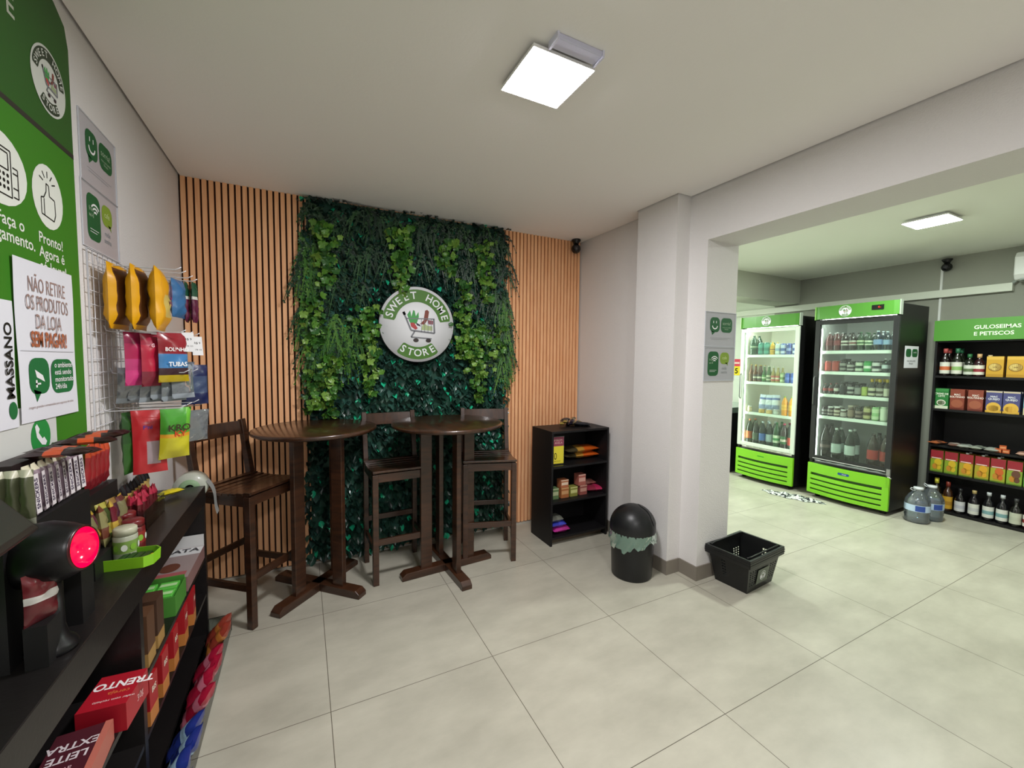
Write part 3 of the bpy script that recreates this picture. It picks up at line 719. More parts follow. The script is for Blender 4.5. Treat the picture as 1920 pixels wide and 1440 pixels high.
# ---------------------------------------------------------------- left wall: poster and notices
def onwall(y, z, off=.0): return frame((XL+off, y, z), (0, 1, 0), (0, 0, 1))
PG = mat('#3a7a1c', .55, spec=.3); PGD = mat('#2c5a1e', .55, spec=.3); PW = mat('#dfe3da', .6)
t = thing('wall_poster', 'large green instruction poster on the left wall above the counter', 'poster', (XL+.001, 1.3, 1.8))
def P(y, z): return (y-1.3, z-1.8)
F = frame((0, 0, 0), (0, 1, 0), (0, 0, 1))
m_ = MB(); m_.prism([P(.55, .95), P(2.035, .95), P(2.035, 2.288), P(.55, 2.288)], 0, .004, PG, F); m_.build('lower_panel', t)
m_ = MB(); m_.prism([P(.55, 2.30), P(2.035, 2.30), P(2.035, 2.655), P(2.015, 2.72), P(1.95, 2.755), P(.55, 2.755)], 0, .004, PGD, F); m_.build('upper_panel', t)
MB().prism([P(.55, 2.286), P(2.035, 2.286), P(2.035, 2.302), P(.55, 2.302)], 0, .0045, mat('#27241c', .6), F).build('divider', t)
m_ = MB(); logo(m_, F @ Matrix.Translation((*P(1.893, 2.468), .0052)), .102, g=mat('#2c3a26', .6), wht=mat('#ccd0c8', .6)); m_.build('logo_disc', t)
m_ = MB(); zt = .0048
def TX(s, y, z, size, al='LEFT', m=PW, b=.012, sx=1): m_.text(s, F @ Matrix.Translation((*P(y, z), zt)), size, m, al, b, sx)
m_.text('E', F @ Matrix.Translation((*P(1.705, 2.565), zt)) @ Matrix.Rotation(R(0), 4, 'Z'), .085, mat('#b9bfae', .6), 'CENTER', .01)
TX('Fa\u00e7a o', 1.715, 1.965, .048, 'RIGHT'); TX('pagamento.', 1.765, 1.922, .048, 'RIGHT')
TX('Pronto!', 1.785, 1.958, .046); TX('Agora \u00e9', 1.785, 1.915, .046); TX('s\u00f3 levar!', 1.785, 1.872, .046)
m_.ell(*P(1.615, 2.098), .125, .098, PW, F, zt); m_.ell(*P(1.852, 2.095), .088, .098, PW, F, zt)
zi = zt+.0006
def L_(a, b, w=.004):
    (ax, ay), (bx, by) = P(*a), P(*b); dx, dy = bx-ax, by-ay; l = math.hypot(dx, dy); nx, ny = -dy/l*w/2, dx/l*w/2
    m_.poly([(ax+nx, ay+ny), (ax-nx, ay-ny), (bx-nx, by-ny), (bx+nx, by+ny)], INK, F, zi)
def PL(pts, w=.004): [L_(a, b, w) for a, b in zip(pts[:-1], pts[1:])]
# payment terminal icon
PL([(1.60, 2.155), (1.60, 2.03), (1.665, 2.03), (1.665, 2.155), (1.60, 2.155)]); PL([(1.612, 2.10), (1.653, 2.10), (1.653, 2.145), (1.612, 2.145), (1.612, 2.10)])
for i in range(3):
    for j in range(3): m_.ell(*P(1.615+.017*i, 2.085-.017*j), .0055, .0055, INK, F, zi, 8)
PL([(1.672, 2.115), (1.695, 2.115), (1.695, 2.035), (1.672, 2.035)]); L_((1.672, 2.10), (1.695, 2.10)); L_((1.672, 2.06), (1.695, 2.06))
# thumb icon
PL([(1.81, 2.035), (1.81, 2.085), (1.825, 2.088), (1.84, 2.11), (1.842, 2.135), (1.856, 2.132), (1.858, 2.10), (1.888, 2.095), (1.89, 2.05), (1.88, 2.028), (1.81, 2.035)]); L_((1.826, 2.085), (1.826, 2.032))
for a in (20, 55, 90, 125, 160):
    c_, s_ = math.cos(R(a)), math.sin(R(a)); L_((1.85+.026*c_, 2.132+.022*s_), (1.85+.048*c_, 2.132+.042*s_))
m_.build('print', t)

def notice(name, label, y0, y1, z0, z1, m, off=.006, tilt=0):
    t = thing(name, label, 'notice', (XL+off, (y0+y1)/2, (z0+z1)/2)); F = frame((0, 0, 0), (0, 1, 0), (0, 0, 1)) @ Matrix.Rotation(tilt, 4, 'Z')
    hw, hh = (y1-y0)/2, (z1-z0)/2
    MB().grid(lambda u, v: (.0015+.0012*math.sin(v*7+u*2), (u-.5)*2*hw, (v-.5)*2*hh), 8, 12, m, M=Matrix.Rotation(tilt, 4, 'X')).build('sheet', t)
    return t, F, hw, hh
t, F, hw, hh = notice('warning_notice', 'white paper notice asking not to take products without paying, taped over the poster', 1.636, 1.96, 1.405, 1.872, PAPER, .009)
m_ = MB(); e = .0034; Q = F @ Matrix.Translation((0, 0, e))
PK = mat('#9a7f78', .8, spec=.2); OR = mat('#a8603f', .8, spec=.2); SG = mat('#256b3a', .7, spec=.2)
for s_, z, sz, c, b in (('N\u00c3O RETIRE', .165, .062, PK, 0), ('OS PRODUTOS', .112, .062, PK, 0), ('DA LOJA', .058, .062, PK, 0), ('SEM PAGAR!', .005, .062, OR, .03)): m_.text(s_, Q @ Matrix.Translation((.004, z, 0)), sz, c, 'CENTER', b, .56 if 'PROD' in s_ else .6)
m_.rect(-.15, -.028, .15, -.026, mat('#c4c4cc', .8), Q)
m_.rrect(-.118, -.155, -.012, -.048, .034, SG, Q).poly([(-.1, -.14), (-.06, -.15), (-.085, -.178)], SG, Q); m_.rrect(.0, -.160, .135, -.052, .034, SG, Q)
m_.poly([(-.09, -.082), (-.05, -.1), (-.04, -.12), (-.082, -.105)], WHITE, Q, .0006).rect(-.088, -.135, -.080, -.113, WHITE, Q, .0006).rect(-.088, -.127, -.062, -.122, WHITE, Q, .0006)
m_.text('o ambiente\nest\u00e1 sendo\nmonitorado\n24h/dia', Q @ Matrix.Translation((.018, -.105, .0006)), .024, WHITE, 'LEFT', .01)
m_.text('imagens gravadas e armazenadas para seguran\u00e7a de todos', Q @ Matrix.Translation((0, -.192, 0)), .011, PK)
m_.build('print', t)
t, F, hw, hh = notice('message_notice', 'second white paper notice at the very left edge, beside the warning notice', 1.33, 1.626, 1.40, 1.745, PAPER, .0075)
m_ = MB(); Q = F @ Matrix.Translation((0, 0, e))
m_.text('MASSANO', Q @ Matrix.Translation((.122, .01, 0)) @ Matrix.Rotation(R(90), 4, 'Z'), .045, INK, 'CENTER', .02); m_.ell(.125, -.125, .018, .024, SG, Q)
m_.build('print', t)
# chat icon roundel on the poster base (the code square around it is left plain)
t = thing('contact_sticker', 'white square sticker with a green phone icon, low on the green poster', 'sticker', (XL+.0065, 1.67, 1.27))
F = frame((0, 0, 0), (0, 1, 0), (0, 0, 1))
MB().rect(-.30, -.2, .155, .18, mat('#cfd0cc', .7), F).build('sheet', t)
m_ = MB(); m_.ell(.065, .085, .052, .056, mat('#1f8a3c', .6), F, .0006)
m_.poly([(.035, .118), (.045, .125), (.058, .108), (.052, .098), (.070, .078), (.080, .082), (.094, .066), (.086, .056), (.066, .06), (.042, .085)], WHITE, F, .0012)
m_.build('phone_icon', t)
# two clear sign holders
ACR = glass('#dfe2e8', .12, .05, .22)
def holder(y0, y1, z0, z1, label, kind, base=None, name='sign_holder', G='clear sign holders on the left wall'):
    """base: matrix of the lower-left plane; width/height from ranges"""
    w_, h_ = y1-y0, z1-z0
    t = thing(name, label, 'sign', (0, 0, 0), group=G); t.matrix_world = Matrix.Identity(4)
    t.location = base.translation; t.rotation_euler = base.to_euler()
    MB().rect(-w_/2, -h_/2, w_/2, h_/2, mat('#b4b4bb', .3, spec=.6, coat=.4), None, .0012).build('paper', t)
    ed = MB(); X, Y = w_/2, h_/2
    for a, b in (((-X-.004, -Y-.004), (X+.004, -Y)), ((-X-.004, Y), (X+.004, Y+.004)), ((-X-.004, -Y), (-X, Y)), ((X, -Y), (X+.004, Y))): ed.box((*a, 0), (*b, .004), mat('#c9ccd4', .15, spec=.8))
    ed.build('acrylic_rim', t)
    m_ = MB(); z_ = .0018
    if kind == 'smile':
        m_.rrect(-.115, -.02, -.012, .085, .032, DGREEN, None, z_).poly([(-.1, -.01), (-.06, -.02), (-.09, -.042)], DGREEN, None, z_).rrect(.002, -.02, .125, .085, .032, DGREEN, None, z_)
        pts = [(-.063+.03*math.cos(a), .025+.026*math.sin(a)) for a in [PI+PI*k/8 for k in range(9)]]; p2 = [(-.063+.022*math.cos(a), .025+.018*math.sin(a)) for a in [2*PI-PI*k/8 for k in range(9)]]
        m_.poly(pts+p2, WHITE, None, z_+.0004)
        m_.rect(-.082, .043, -.076, .06, WHITE, None, z_+.0004).rect(-.052, .043, -.046, .06, WHITE, None, z_+.0004)
        m_.text('sorria!', Matrix.Translation((.063, .045, z_+.0004)), .034, mat('#9fb59a', .6)).text('voce esta sendo\nfilmado', Matrix.Translation((.063, .01, z_+.0004)), .014, mat('#9fb59a', .6))
        m_.rect(-.11, -.062, .11, -.06, mat('#8c8c90', .7), None, z_).rect(-.1, -.072, .08, -.07, mat('#8c8c90', .7), None, z_)
    else:
        m_.rrect(-.125, -.085, -.01, .09, .032, DGREEN, None, z_).rrect(.005, .0, .105, .085, .034, mat('#7f9a2f', .6), None, z_).poly([(.06, .01), (.09, .01), (.095, -.012)], mat('#7f9a2f', .6), None, z_)
        for rr in (.018, .032, .046):
            a_ = [R(90-48+96*k/8) for k in range(9)]
            m_.poly([(-.055+rr*math.cos(a), .012+rr*math.sin(a)) for a in a_]+[(-.055+(rr-.007)*math.cos(a), .012+(rr-.007)*math.sin(a)) for a in a_[::-1]], WHITE, None, z_+.0004)
        m_.text('free\nwi-fi', Matrix.Translation((-.09, .02, z_+.0004)), .024, mat('#9fb59a', .6)).text('cafe', Matrix.Translation((.054, .045, z_+.0004)), .032, mat('#c9d69a', .6))
        m_.rect(-.105, -.045, -.03, -.043, WHITE, None, z_+.0004).rect(-.105, -.055, -.045, -.053, WHITE, None, z_+.0004).text('rede\nsenha', Matrix.Translation((.055, -.045, z_)), .03, mat('#80868a', .7))
    m_.build('print', t)
    return t
holder(0, .325, 0, .25, 'clear holder with a smiling-face notice beside the green poster, the upper of two', 'smile', onwall(2.257, 2.372, .001))
holder(0, .33, 0, .235, 'clear holder with a wireless internet notice beside the green poster, the lower of two', 'wifi', onwall(2.253, 2.127, .001))
EF = lambda x, z: frame((x, 1.997, z), (1, 0, 0), (0, 0, 1))
holder(0, .325, 0, .24, 'grey smiling-face notice on the end of the white partition, the upper of two', 'smile', EF(2.70, 1.832), G='clear sign holders on the partition end')
holder(0, .325, 0, .235, 'grey wireless internet notice on the end of the white partition, the lower of two', 'wifi', EF(2.70, 1.583), G='clear sign holders on the partition end')

# ---------------------------------------------------------------- wire grid with hooks
WG = mat('#c9c9ce', .35, .2)
t = thing('wire_grid_panel', 'white wire grid panel with long hooks on the left wall, holding hanging snacks', 'wire rack', (XL+.012, 2.3, 1.28))
m_ = MB(); y0, y1, zlo, zhi = -.22, .24, 0, .715
for k in range(11): yy = y0+(y1-y0)*k/10; m_.tube([(0, yy, zlo), (0, yy, zhi)], .0016, WG, 5)
for k in range(15): zz = zlo+(zhi-zlo)*k/14; m_.tube([(.003, y0, zz), (.003, y1, zz)], .0016, WG, 5)
m_.tube([(0, y0, zlo), (0, y1, zlo), (0, y1, zhi), (0, y0, zhi)], .003, WG, 6, closed=True)
m_.build('grid', t)
def hook(y, z, L=.26):
    o = MB().tube([(.0, 0, .02), (.006, 0, 0), (.02, 0, -.004), (L-.02, 0, 0), (L, 0, .012)], .0022, WG, 6).build('hook', t)
    o.location = (0, y-2.3, z-1.28)
HK = [(2.16, 1.955), (2.24, 1.955), (2.36, 1.955), (2.45, 1.955), (2.20, 1.70), (2.33, 1.70), (2.46, 1.70), (2.24, 1.53), (2.40, 1.53), (2.15, 1.385), (2.26, 1.385), (2.40, 1.385), (2.5, 1.36)]
for y, z in HK: hook(y, z)
# ---------------------------------------------------------------- product makers (fronts face local -X, base at z=0)
random.seed(21)
def bottle(kind, h, r, body, cap, label, label2=None, clear=False):
    def mk():
        bm = glass(body, .14) if clear else mat(body, .12, spec=.6, coat=.5)
        cm = mat(cap, .4); lm = mat(label, .5) if label else None; n = 16
        if kind == 'pet': pf = [(0, 0), (.85, 0), (1, .03), (.93, .14), (1, .2), (1, .62), (.93, .7), (.6, .84), (.32, .92), (.3, .95)]; lz = (.3, .56); cp = (.34, .94, 1.0)
        elif kind == 'long': pf = [(0, 0), (.92, 0), (1, .02), (1, .5), (.88, .6), (.45, .74), (.38, .95), (.42, .97)]; lz = (.12, .44); cp = (.44, .955, 1.0)
        elif kind == 'can': pf = [(0, 0), (.8, 0), (1, .06), (1, .9), (.86, .98), (.84, 1.0)]; lz = (.12, .86); cp = (.8, .985, 1.0)
        elif kind == 'sauce': pf = [(0, 0), (.95, 0), (1, .02), (1, .56), (.8, .68), (.4, .78), (.34, .86), (.36, .88)]; lz = (.08, .5); cp = (.46, .83, 1.0)
        elif kind == 'wine': pf = [(0, 0), (.95, 0), (1, .02), (1, .56), (.85, .66), (.4, .76), (.36, .95)]; lz = (.1, .5); cp = (.42, .88, 1.0)
        elif kind == 'jar': pf = [(0, 0), (.92, 0), (1, .04), (1, .7), (.85, .82), (.82, .88)]; lz = (.15, .65); cp = (.88, .85, 1.0)
        b = MB().lathe([(a*r, z*h) for a, z in pf], bm, n).build({'can': 'drink_can', 'jar': 'jar', 'wine': 'wine_bottle', 'sauce': 'sauce_bottle'}.get(kind, 'drink_bottle'))
        MB().lathe([(cp[0]*r, cp[1]*h), (cp[0]*r, cp[2]*h), (0, cp[2]*h)], cm, 12).build('lid' if kind in ('can', 'jar') else 'cap', b)
        if lm:
            z0, z1 = lz[0]*h, lz[1]*h
            l = MB(); ms = [lm, mat(label2, .5), lm] if label2 else [lm]*3
            zz = [z0, z0+(z1-z0)*.3, z0+(z1-z0)*.62, z1]
            l.lathe([(r*1.012, zz[0]), (r*1.012, zz[1]), (r*1.012, zz[2]), (r*1.012, zz[3])], ms, n, cap=False).build('label', b)
        return b
    return mk
def carton(name, w, d, h, base, rects=(), ells=(), texts=(), cap=None, topm=None):
    def mk():
        bm = mat(base, .45); b = MB(); b.box((-d/2, -w/2, 0), (d/2, w/2, h), bm)
        F = frame((-d/2-.0005, 0, 0), (0, -1, 0), (0, 0, 1))
        for i, (a0, b0, a1, b1, c) in enumerate(rects): b.rect(a0*w, b0*h, a1*w, b1*h, mat(c, .45), F, .0003*i)
        k = .0003*len(rects)
        for cx, cy, rx, ry, c in ells: b.ell(cx*w, cy*h, rx*w, ry*h, mat(c, .45), F, k+.0003, 14)
        for s_, cx, cy, sz, c in texts: b.text(s_, F @ Matrix.Translation((cx*w, cy*h, k+.0008)), sz*h, mat(c, .5), 'CENTER', .02, .9)
        if topm: b.rect(-d/2, -w/2, d/2, w/2, mat(topm, .5), None, h+.0004)
        o = b.build(name)
        if cap: MB().cyl(.012, h, h+.014, mat(cap, .4), 10, Matrix.Translation((-d/2+.02, 0, 0))).build('cap', o)
        return o
    return mk
def bag(name, w, h, d, zone, seed=1, nu=10, nv=14, rough=.28, window=None, texts=(), flat=.12):
    """pillow pouch standing/hanging: width on Y, height on Z, front -X"""
    def mk():
        rnd = random.Random(seed); ph = [rnd.uniform(0, 6) for _ in range(6)]
        def surf(sg):
            def f(u, v):
                x_ = (u-.5)*2; bul = max(0, 1-abs(x_)**2.6)**.6*max(0, min(1, math.sin(PI*v)*1.6))**.8
                wr = .0035*math.sin(9*u+ph[0]+5*v)*math.sin(11*v+ph[1])+.002*math.sin(23*v+ph[2]+7*u)
                ww = w*(1-.08*max(0, 1-abs(v-.5)*-2-1)) if False else w*(.94+.06*abs(2*v-1)**3)
                return (sg*(bul*(d/2)+wr*(1 if 0 < bul else 0)*min(1, bul*3)), x_*ww/2, v*h)
            return f
        b = MB(); z = lambda m: (m if not isinstance(m, str) else mat(m, rough, spec=.6))
        b.grid(surf(-1), nu, nv, lambda u, v: z(zone(1-u, v))).grid(surf(1), nu, nv, lambda u, v: z(zone(u, v, ) if False else zone(0.0, v)))
        F = frame((-d/2-.003, 0, 0), (0, -1, 0), (0, 0, 1))
        for s_, cx, cy, sz, c, sx in texts: b.text(s_, F @ Matrix.Translation((cx*w, cy*h, .001)), sz, mat(c, .5), 'CENTER', .02, sx)
        return b.build(name)
    return mk
def zones(*bands, side=None):
    """bands: (v_top, colour) from bottom up"""
    def f(u, v):
        if side and (u < .0001): return side
        for t_, c in bands:
            if v <= t_: return c
        return bands[-1][1]
    return f
def box_free(name, lo, hi, m): return MB().box(lo, hi, m).build(name)

# ---------------------------------------------------------------- fridge contents
DESC = {}
def row(fr, x, z, spec, grp, where, back=True):
    for i, (kind, y, h, r, body, cap, label, l2, clear, desc) in enumerate(spec):
        key = (kind, h, r, body, cap, label, l2, clear); mk = bottle(kind, h, r, body, cap, label, l2, clear)
        cat = {'can': 'can', 'jar': 'jar'}.get(kind, 'bottle')
        place(key, mk, (x+random.uniform(-.004, .004), y, z), (0, 0, random.uniform(-.3, .3)), f'{desc}, {ORD[i]} from the left, {where}', cat, grp)
        if back:
            y2 = y+random.uniform(-.006, .006)
            place(key, mk, (x+.115+random.uniform(-.004, .004), y2, z), (0, 0, random.uniform(-.3, .3)), f'{desc}, behind the {ORD[i]} one, {where}', cat, grp)
xf = 5.545
wh = lambda n, f: f'{n} shelf of the {f} fridge'
B = 'black-framed'
row('f2', xf, 1.74, [('pet', 2.66, .215, .036, '#4a1218', '#c8c8c8', '#5e1a22', None, False, 'dark red soda bottle'), ('pet', 2.585, .215, .036, '#4a1218', '#c8c8c8', '#7a2a30', None, False, 'dark red soda bottle'),
    ('pet', 2.51, .205, .034, '#1c1210', '#1a1a1a', '#c9c6bc', '#3a1a1a', False, 'dark cola bottle'), ('pet', 2.435, .205, .034, '#1c1210', '#1a1a1a', '#b9b6ac', '#6a2a2a', False, 'dark cola bottle'),
    ('pet', 2.36, .205, .034, '#12301c', '#1f5a30', '#b9c4a4', '#2a5a34', False, 'dark green soda bottle'), ('pet', 2.285, .195, .034, '#12301c', '#1f5a30', '#c8cfb8', '#1f5a30', False, 'dark green soda bottle'),
    ('pet', 2.205, .21, .037, '#9fb6cc', '#c8d4e0', '#7f9ac4', None, True, 'clear water bottle'), ('pet', 2.125, .20, .034, '#b4c4d0', '#c8d4e0', '#8fa8c8', None, True, 'clear water bottle')], 'drinks in the black-framed fridge, first shelf', wh('top', B))
row('f2', xf, 1.50, [('can', 2.665, .125, .033, '#8a2a26', '#b0b0b0', '#a83a30', None, False, 'red drink can'), ('can', 2.59, .125, .033, '#8a2a26', '#b0b0b0', '#a83a30', None, False, 'red drink can'),
    ('jar', 2.515, .15, .032, '#201c1c', '#141414', '#8e8c86', '#262020', False, 'dark small bottle'), ('jar', 2.44, .125, .033, '#1c1a1c', '#2a2a2a', '#9e9c98', '#262020', False, 'dark small bottle'),
    ('can', 2.36, .125, .033, '#24302a', '#9aa89c', '#c4ccb8', '#20382a', False, 'black and cream can'), ('can', 2.285, .125, .033, '#2a7a3a', '#9aa89c', '#3f9a50', '#e0e6d8', False, 'green drink can'),
    ('can', 2.21, .125, .033, '#202628', '#9a9c9c', '#d0d0cc', '#24282c', False, 'black and white can'), ('pet', 2.13, .15, .030, '#a9b4b8', '#d8d8d8', '#c4ccd0', None, True, 'clear small bottle')], 'drinks in the black-framed fridge, second shelf', wh('second', B))
row('f2', xf, 1.235, [('pet', 2.68, .12, .024, '#1c1010', '#8a2420', '#7a2622', None, False, 'small red-capped dark bottle'), ('pet', 2.625, .12, .024, '#1c1010', '#8a2420', '#8a2a24', None, False, 'small red-capped dark bottle'),
    ('pet', 2.57, .13, .024, '#1c1010', '#8a2420', '#cfccc4', None, False, 'small red-capped dark bottle'), ('jar', 2.505, .15, .029, '#141416', '#1a1a1a', '#24262a', None, False, 'black jar'),
    ('jar', 2.43, .15, .031, '#141416', '#1a1a1a', '#a8a8a4', '#24262a', False, 'black jar'), ('jar', 2.36, .14, .028, '#1a1a1e', '#1a1a1a', '#8a8a88', None, False, 'black jar'),
    ('can', 2.30, .105, .026, '#8a9a3a', '#b0b0b0', '#a8b85a', None, False, 'short olive can'), ('sauce', 2.235, .195, .031, '#20201c', '#d8b42a', '#c8c4a8', '#2a2a24', False, 'yellow-capped dark bottle'),
    ('sauce', 2.165, .195, .031, '#2a2418', '#d8b42a', '#a8a49a', '#3a3020', False, 'yellow-capped dark bottle'), ('sauce', 2.10, .195, .029, '#3a3424', '#d8b42a', '#d0ccb8', None, False, 'yellow-capped dark bottle')], 'drinks in the black-framed fridge, third shelf', wh('third', B))
row('f2', xf, .975, [('jar', 2.68, .115, .028, '#241820', '#2a2024', '#7a7a78', '#281a20', False, 'dark cup'), ('jar', 2.615, .115, .029, '#2a2020', '#e0e0dc', '#9a948c', '#281a20', False, 'dark cup'),
    ('jar', 2.55, .12, .030, '#4a3428', '#e6e6e2', '#c8beac', '#5a4638', False, 'white-lidded brown cup'), ('jar', 2.485, .09, .027, '#5a4a44', '#e6e6e2', '#b4aca4', None, False, 'short brown cup'),
    ('jar', 2.415, .145, .030, '#5a4a3e', '#a89c8e', '#8e7c6c', None, False, 'tan jar'), ('jar', 2.34, .14, .030, '#2c2622', '#3a3632', '#8a7a74', '#3a2e2a', False, 'dark jar'),
    ('can', 2.265, .15, .031, '#5a5a2c', '#b0b0b0', '#b8b080', '#5a4a30', False, 'olive tall can'), ('can', 2.19, .15, .031, '#8ab87a', '#c0c8b8', '#c8dcb4', '#9ac48a', False, 'pale green can'), ('can', 2.115, .16, .030, '#b4c4a8', '#c0c8b8', '#d8e0cc', None, False, 'pale can')], 'drinks in the black-framed fridge, fourth shelf', wh('fourth', B))
row('f2', xf+.01, .432, [('pet', 2.655, .44, .050, '#17100f', '#1a1a1a', '#20181a', '#6a5a58', False, 'big dark cola bottle'), ('pet', 2.545, .41, .049, '#a4b0ac', '#c8d0cc', '#b8c4c0', None, True, 'big clear soda bottle'),
    ('pet', 2.41, .41, .049, '#b4c0bc', '#c8d0cc', '#c4d0cc', None, True, 'big clear soda bottle'), ('pet', 2.195, .40, .050, '#2c1a18', '#281a1a', '#a8322c', None, False, 'big red-labelled cola bottle'), ('pet', 2.085, .40, .046, '#3a1c1a', '#281a1a', '#a8322c', None, False, 'big red-labelled cola bottle')], 'big bottles on the floor of the black-framed fridge', 'bottom of the black-framed fridge')
Wf = 'white-framed'
row('f1', xf, 1.70, [('pet', 3.575, .26, .044, '#173f28', '#173f28', '#1c4a30', '#9aa88c', False, 'large dark green bottle'), ('can', 3.475, .165, .033, '#2f7a6a', '#c0c8c8', '#4a9a88', '#2f7a6a', False, 'teal can'), ('can', 3.40, .165, .033, '#2f7a6a', '#c0c8c8', '#4a9a88', '#2f7a6a', False, 'teal can'),
    ('pet', 3.325, .17, .030, '#c89a20', '#e0c880', '#e0b030', '#8a5a18', False, 'amber yellow bottle'), ('can', 3.255, .145, .030, '#9ab0a8', '#c0c8c8', '#c8d4c8', '#8aa4b8', False, 'pale silver can'), ('can', 3.185, .145, .030, '#3a5aa0', '#c0c8c8', '#b8c4d8', '#3a5aa0', False, 'blue and silver can'),
    ('can', 3.115, .145, .031, '#26408a', '#c0c8c8', '#26408a', '#8a9cc8', False, 'deep blue can'), ('can', 3.04, .145, .031, '#26408a', '#c0c8c8', '#c4cce0', '#26408a', False, 'deep blue can')], 'drinks in the white-framed fridge, first shelf', wh('top', Wf))
row('f1', xf, 1.335, [('long', 3.60, .235, .028, '#5a3216', '#b89a3a', '#5e4a30', None, False, 'brown long-neck bottle'), ('long', 3.54, .225, .028, '#6a3c18', '#c8a23a', '#4a3c30', '#c8c4b0', False, 'brown long-neck bottle'), ('long', 3.48, .225, .028, '#5a3216', '#b89a3a', '#3e3a30', '#c8c4b0', False, 'brown long-neck bottle'),
    ('long', 3.42, .215, .027, '#2f5a24', '#d0d4b8', '#4a8a3a', '#d8dcc4', False, 'green long-neck bottle'), ('long', 3.36, .215, .027, '#2f5a24', '#d0d4b8', '#c8ccb0', '#2f5a24', False, 'green long-neck bottle'), ('long', 3.30, .205, .026, '#9a8a4a', '#e0e0c8', '#c0564a', '#d8d4b8', False, 'cream long-neck bottle'), ('long', 3.24, .205, .026, '#9a8a4a', '#e0e0c8', '#c0564a', '#d8d4b8', False, 'cream long-neck bottle'),
    ('can', 3.18, .13, .028, '#7a9a5a', '#c0c8c8', '#c8d8a8', '#6a8a4a', False, 'pale green can'), ('can', 3.115, .13, .030, '#2a50a8', '#c0c8c8', '#2a50a8', '#5a7ac8', False, 'royal blue can'), ('can', 3.05, .13, .030, '#2a50a8', '#c0c8c8', '#2a50a8', '#5a7ac8', False, 'royal blue can')], 'drinks in the white-framed fridge, second shelf', wh('second', Wf))
row('f1', xf, .915, [('jar', 3.60, .08, .028, '#c8b890', '#d8d8d0', '#d8c8a0', None, False, 'short cream tub'), ('jar', 3.43, .06, .036, '#b8964a', '#c8c8c8', '#c8a45a', None, False, 'flat yellow tub'), ('jar', 3.33, .06, .036, '#c8a45a', '#c8c8c8', '#d8b87a', None, False, 'flat yellow tub'), ('jar', 3.24, .065, .034, '#a8b0a8', '#c8c8c8', '#c0c8c0', None, False, 'flat grey tub'),
    ('pet', 3.135, .25, .036, '#e0941a', '#8ab83a', '#e8b040', '#d8a030', False, 'orange juice bottle'), ('pet', 3.05, .25, .036, '#e0941a', '#8ab83a', '#e8b040', '#d8a030', False, 'orange juice bottle')], 'tubs and juices in the white-framed fridge', wh('third', Wf), False)
for i, (y, z) in enumerate(((3.44, .976), (3.35, .976), (3.26, .981))):
    place('icebag', bag('snack_pouch', .10, .19, .05, zones((.3, '#8e9cc0'), (.62, '#d8dce4'), (.8, '#5a6aa8'), (1, '#c8d0e0')), 5), (xf+.01, y, z), (0, R(8), R(-10+10*i)), f'blue and white pouch, {ORD[i]} from the left on the third shelf of the white-framed fridge', 'pouch', 'pouches in the white-framed fridge')
row('f1', xf+.01, .432, [('pet', 3.595, .38, .042, '#9aa88c', '#c87a4a', '#c8683a', None, True, 'big orange-labelled bottle'), ('pet', 3.50, .36, .042, '#a4b0a4', '#5a6a5a', '#5a6a58', None, True, 'big grey-green bottle'), ('pet', 3.41, .37, .042, '#b0c0c8', '#d0dce4', '#4a6ab0', None, True, 'big blue-labelled water bottle'), ('pet', 3.32, .37, .042, '#b0c0c0', '#d0dce4', '#a8b8bc', None, True, 'big clear bottle'),
    ('pet', 3.225, .38, .043, '#1c4a28', '#2a6a3a', '#d0d8c0', '#3a8a4a', False, 'big green soda bottle'), ('pet', 3.13, .38, .043, '#2c1c20', '#a83a5a', '#3a6a44', '#c8bcb0', False, 'big pink-capped dark bottle'), ('pet', 3.045, .37, .040, '#24302a', '#3a3a3a', '#b83a30', None, False, 'big red-labelled dark bottle')], 'big bottles on the floor of the white-framed fridge', 'bottom of the white-framed fridge')

# ---------------------------------------------------------------- snack shelf contents
xs = 6.165
for i, (y, h, body, cap, l1, l2, d_) in enumerate(((1.857, .29, '#140d0c', '#a84a48', '#d8d8cc', '#c8683e', 'dark sauce bottle with a red cap'), (1.765, .29, '#141a10', '#2c6a4a', '#d8d8cc', '#8ab06a', 'dark sauce bottle with a green cap'), (1.675, .23, '#141a10', '#2c6a3e', '#c8ccc0', '#5a6a48', 'shorter sauce bottle with a green cap'), (1.605, .23, '#2c1016', '#d0a878', '#e0dccc', '#8a2a34', 'wine-red sauce bottle with a gold cap'), (1.55, .22, '#2c1016', '#c8b088', '#6a3038', None, 'wine-red bottle half hidden beside the gold packets'))):
    place(('sc', i), bottle('sauce', h, .040 if i < 4 else .034, body, cap, l1, l2), (xs+(.07 if i == 4 else 0), y, 1.476), (0, 0, 0), d_+', on the top shelf of the snack unit', 'bottle', 'sauce bottles on the snack unit')
    if i < 2: place(('sc', i), None, (xs+.1, y, 1.476), (0, 0, 0), f'dark sauce bottle standing behind the one with a {"red" if i == 0 else "green"} cap', 'bottle', 'sauce bottles on the snack unit')
gold = carton('gold_packet', .115, .06, .205, '#c99a2c', [(-.5, .84, .5, 1, '#d8ae48'), (-.5, .0, .5, .14, '#b98a24')], [(0, .47, .4, .2, '#8a641c'), (0, .48, .36, .17, '#e0c878')], [('cafe', 0, .48, .09, '#6a4a18')])
for i, y in enumerate((1.49, 1.355, 1.225)): place('gold', gold, (xs, y, 1.476), (0, 0, 0), f'golden yellow packet with an oval label, {ORD[i]} of the row on the top snack shelf', 'packet', 'golden packets on the snack unit')
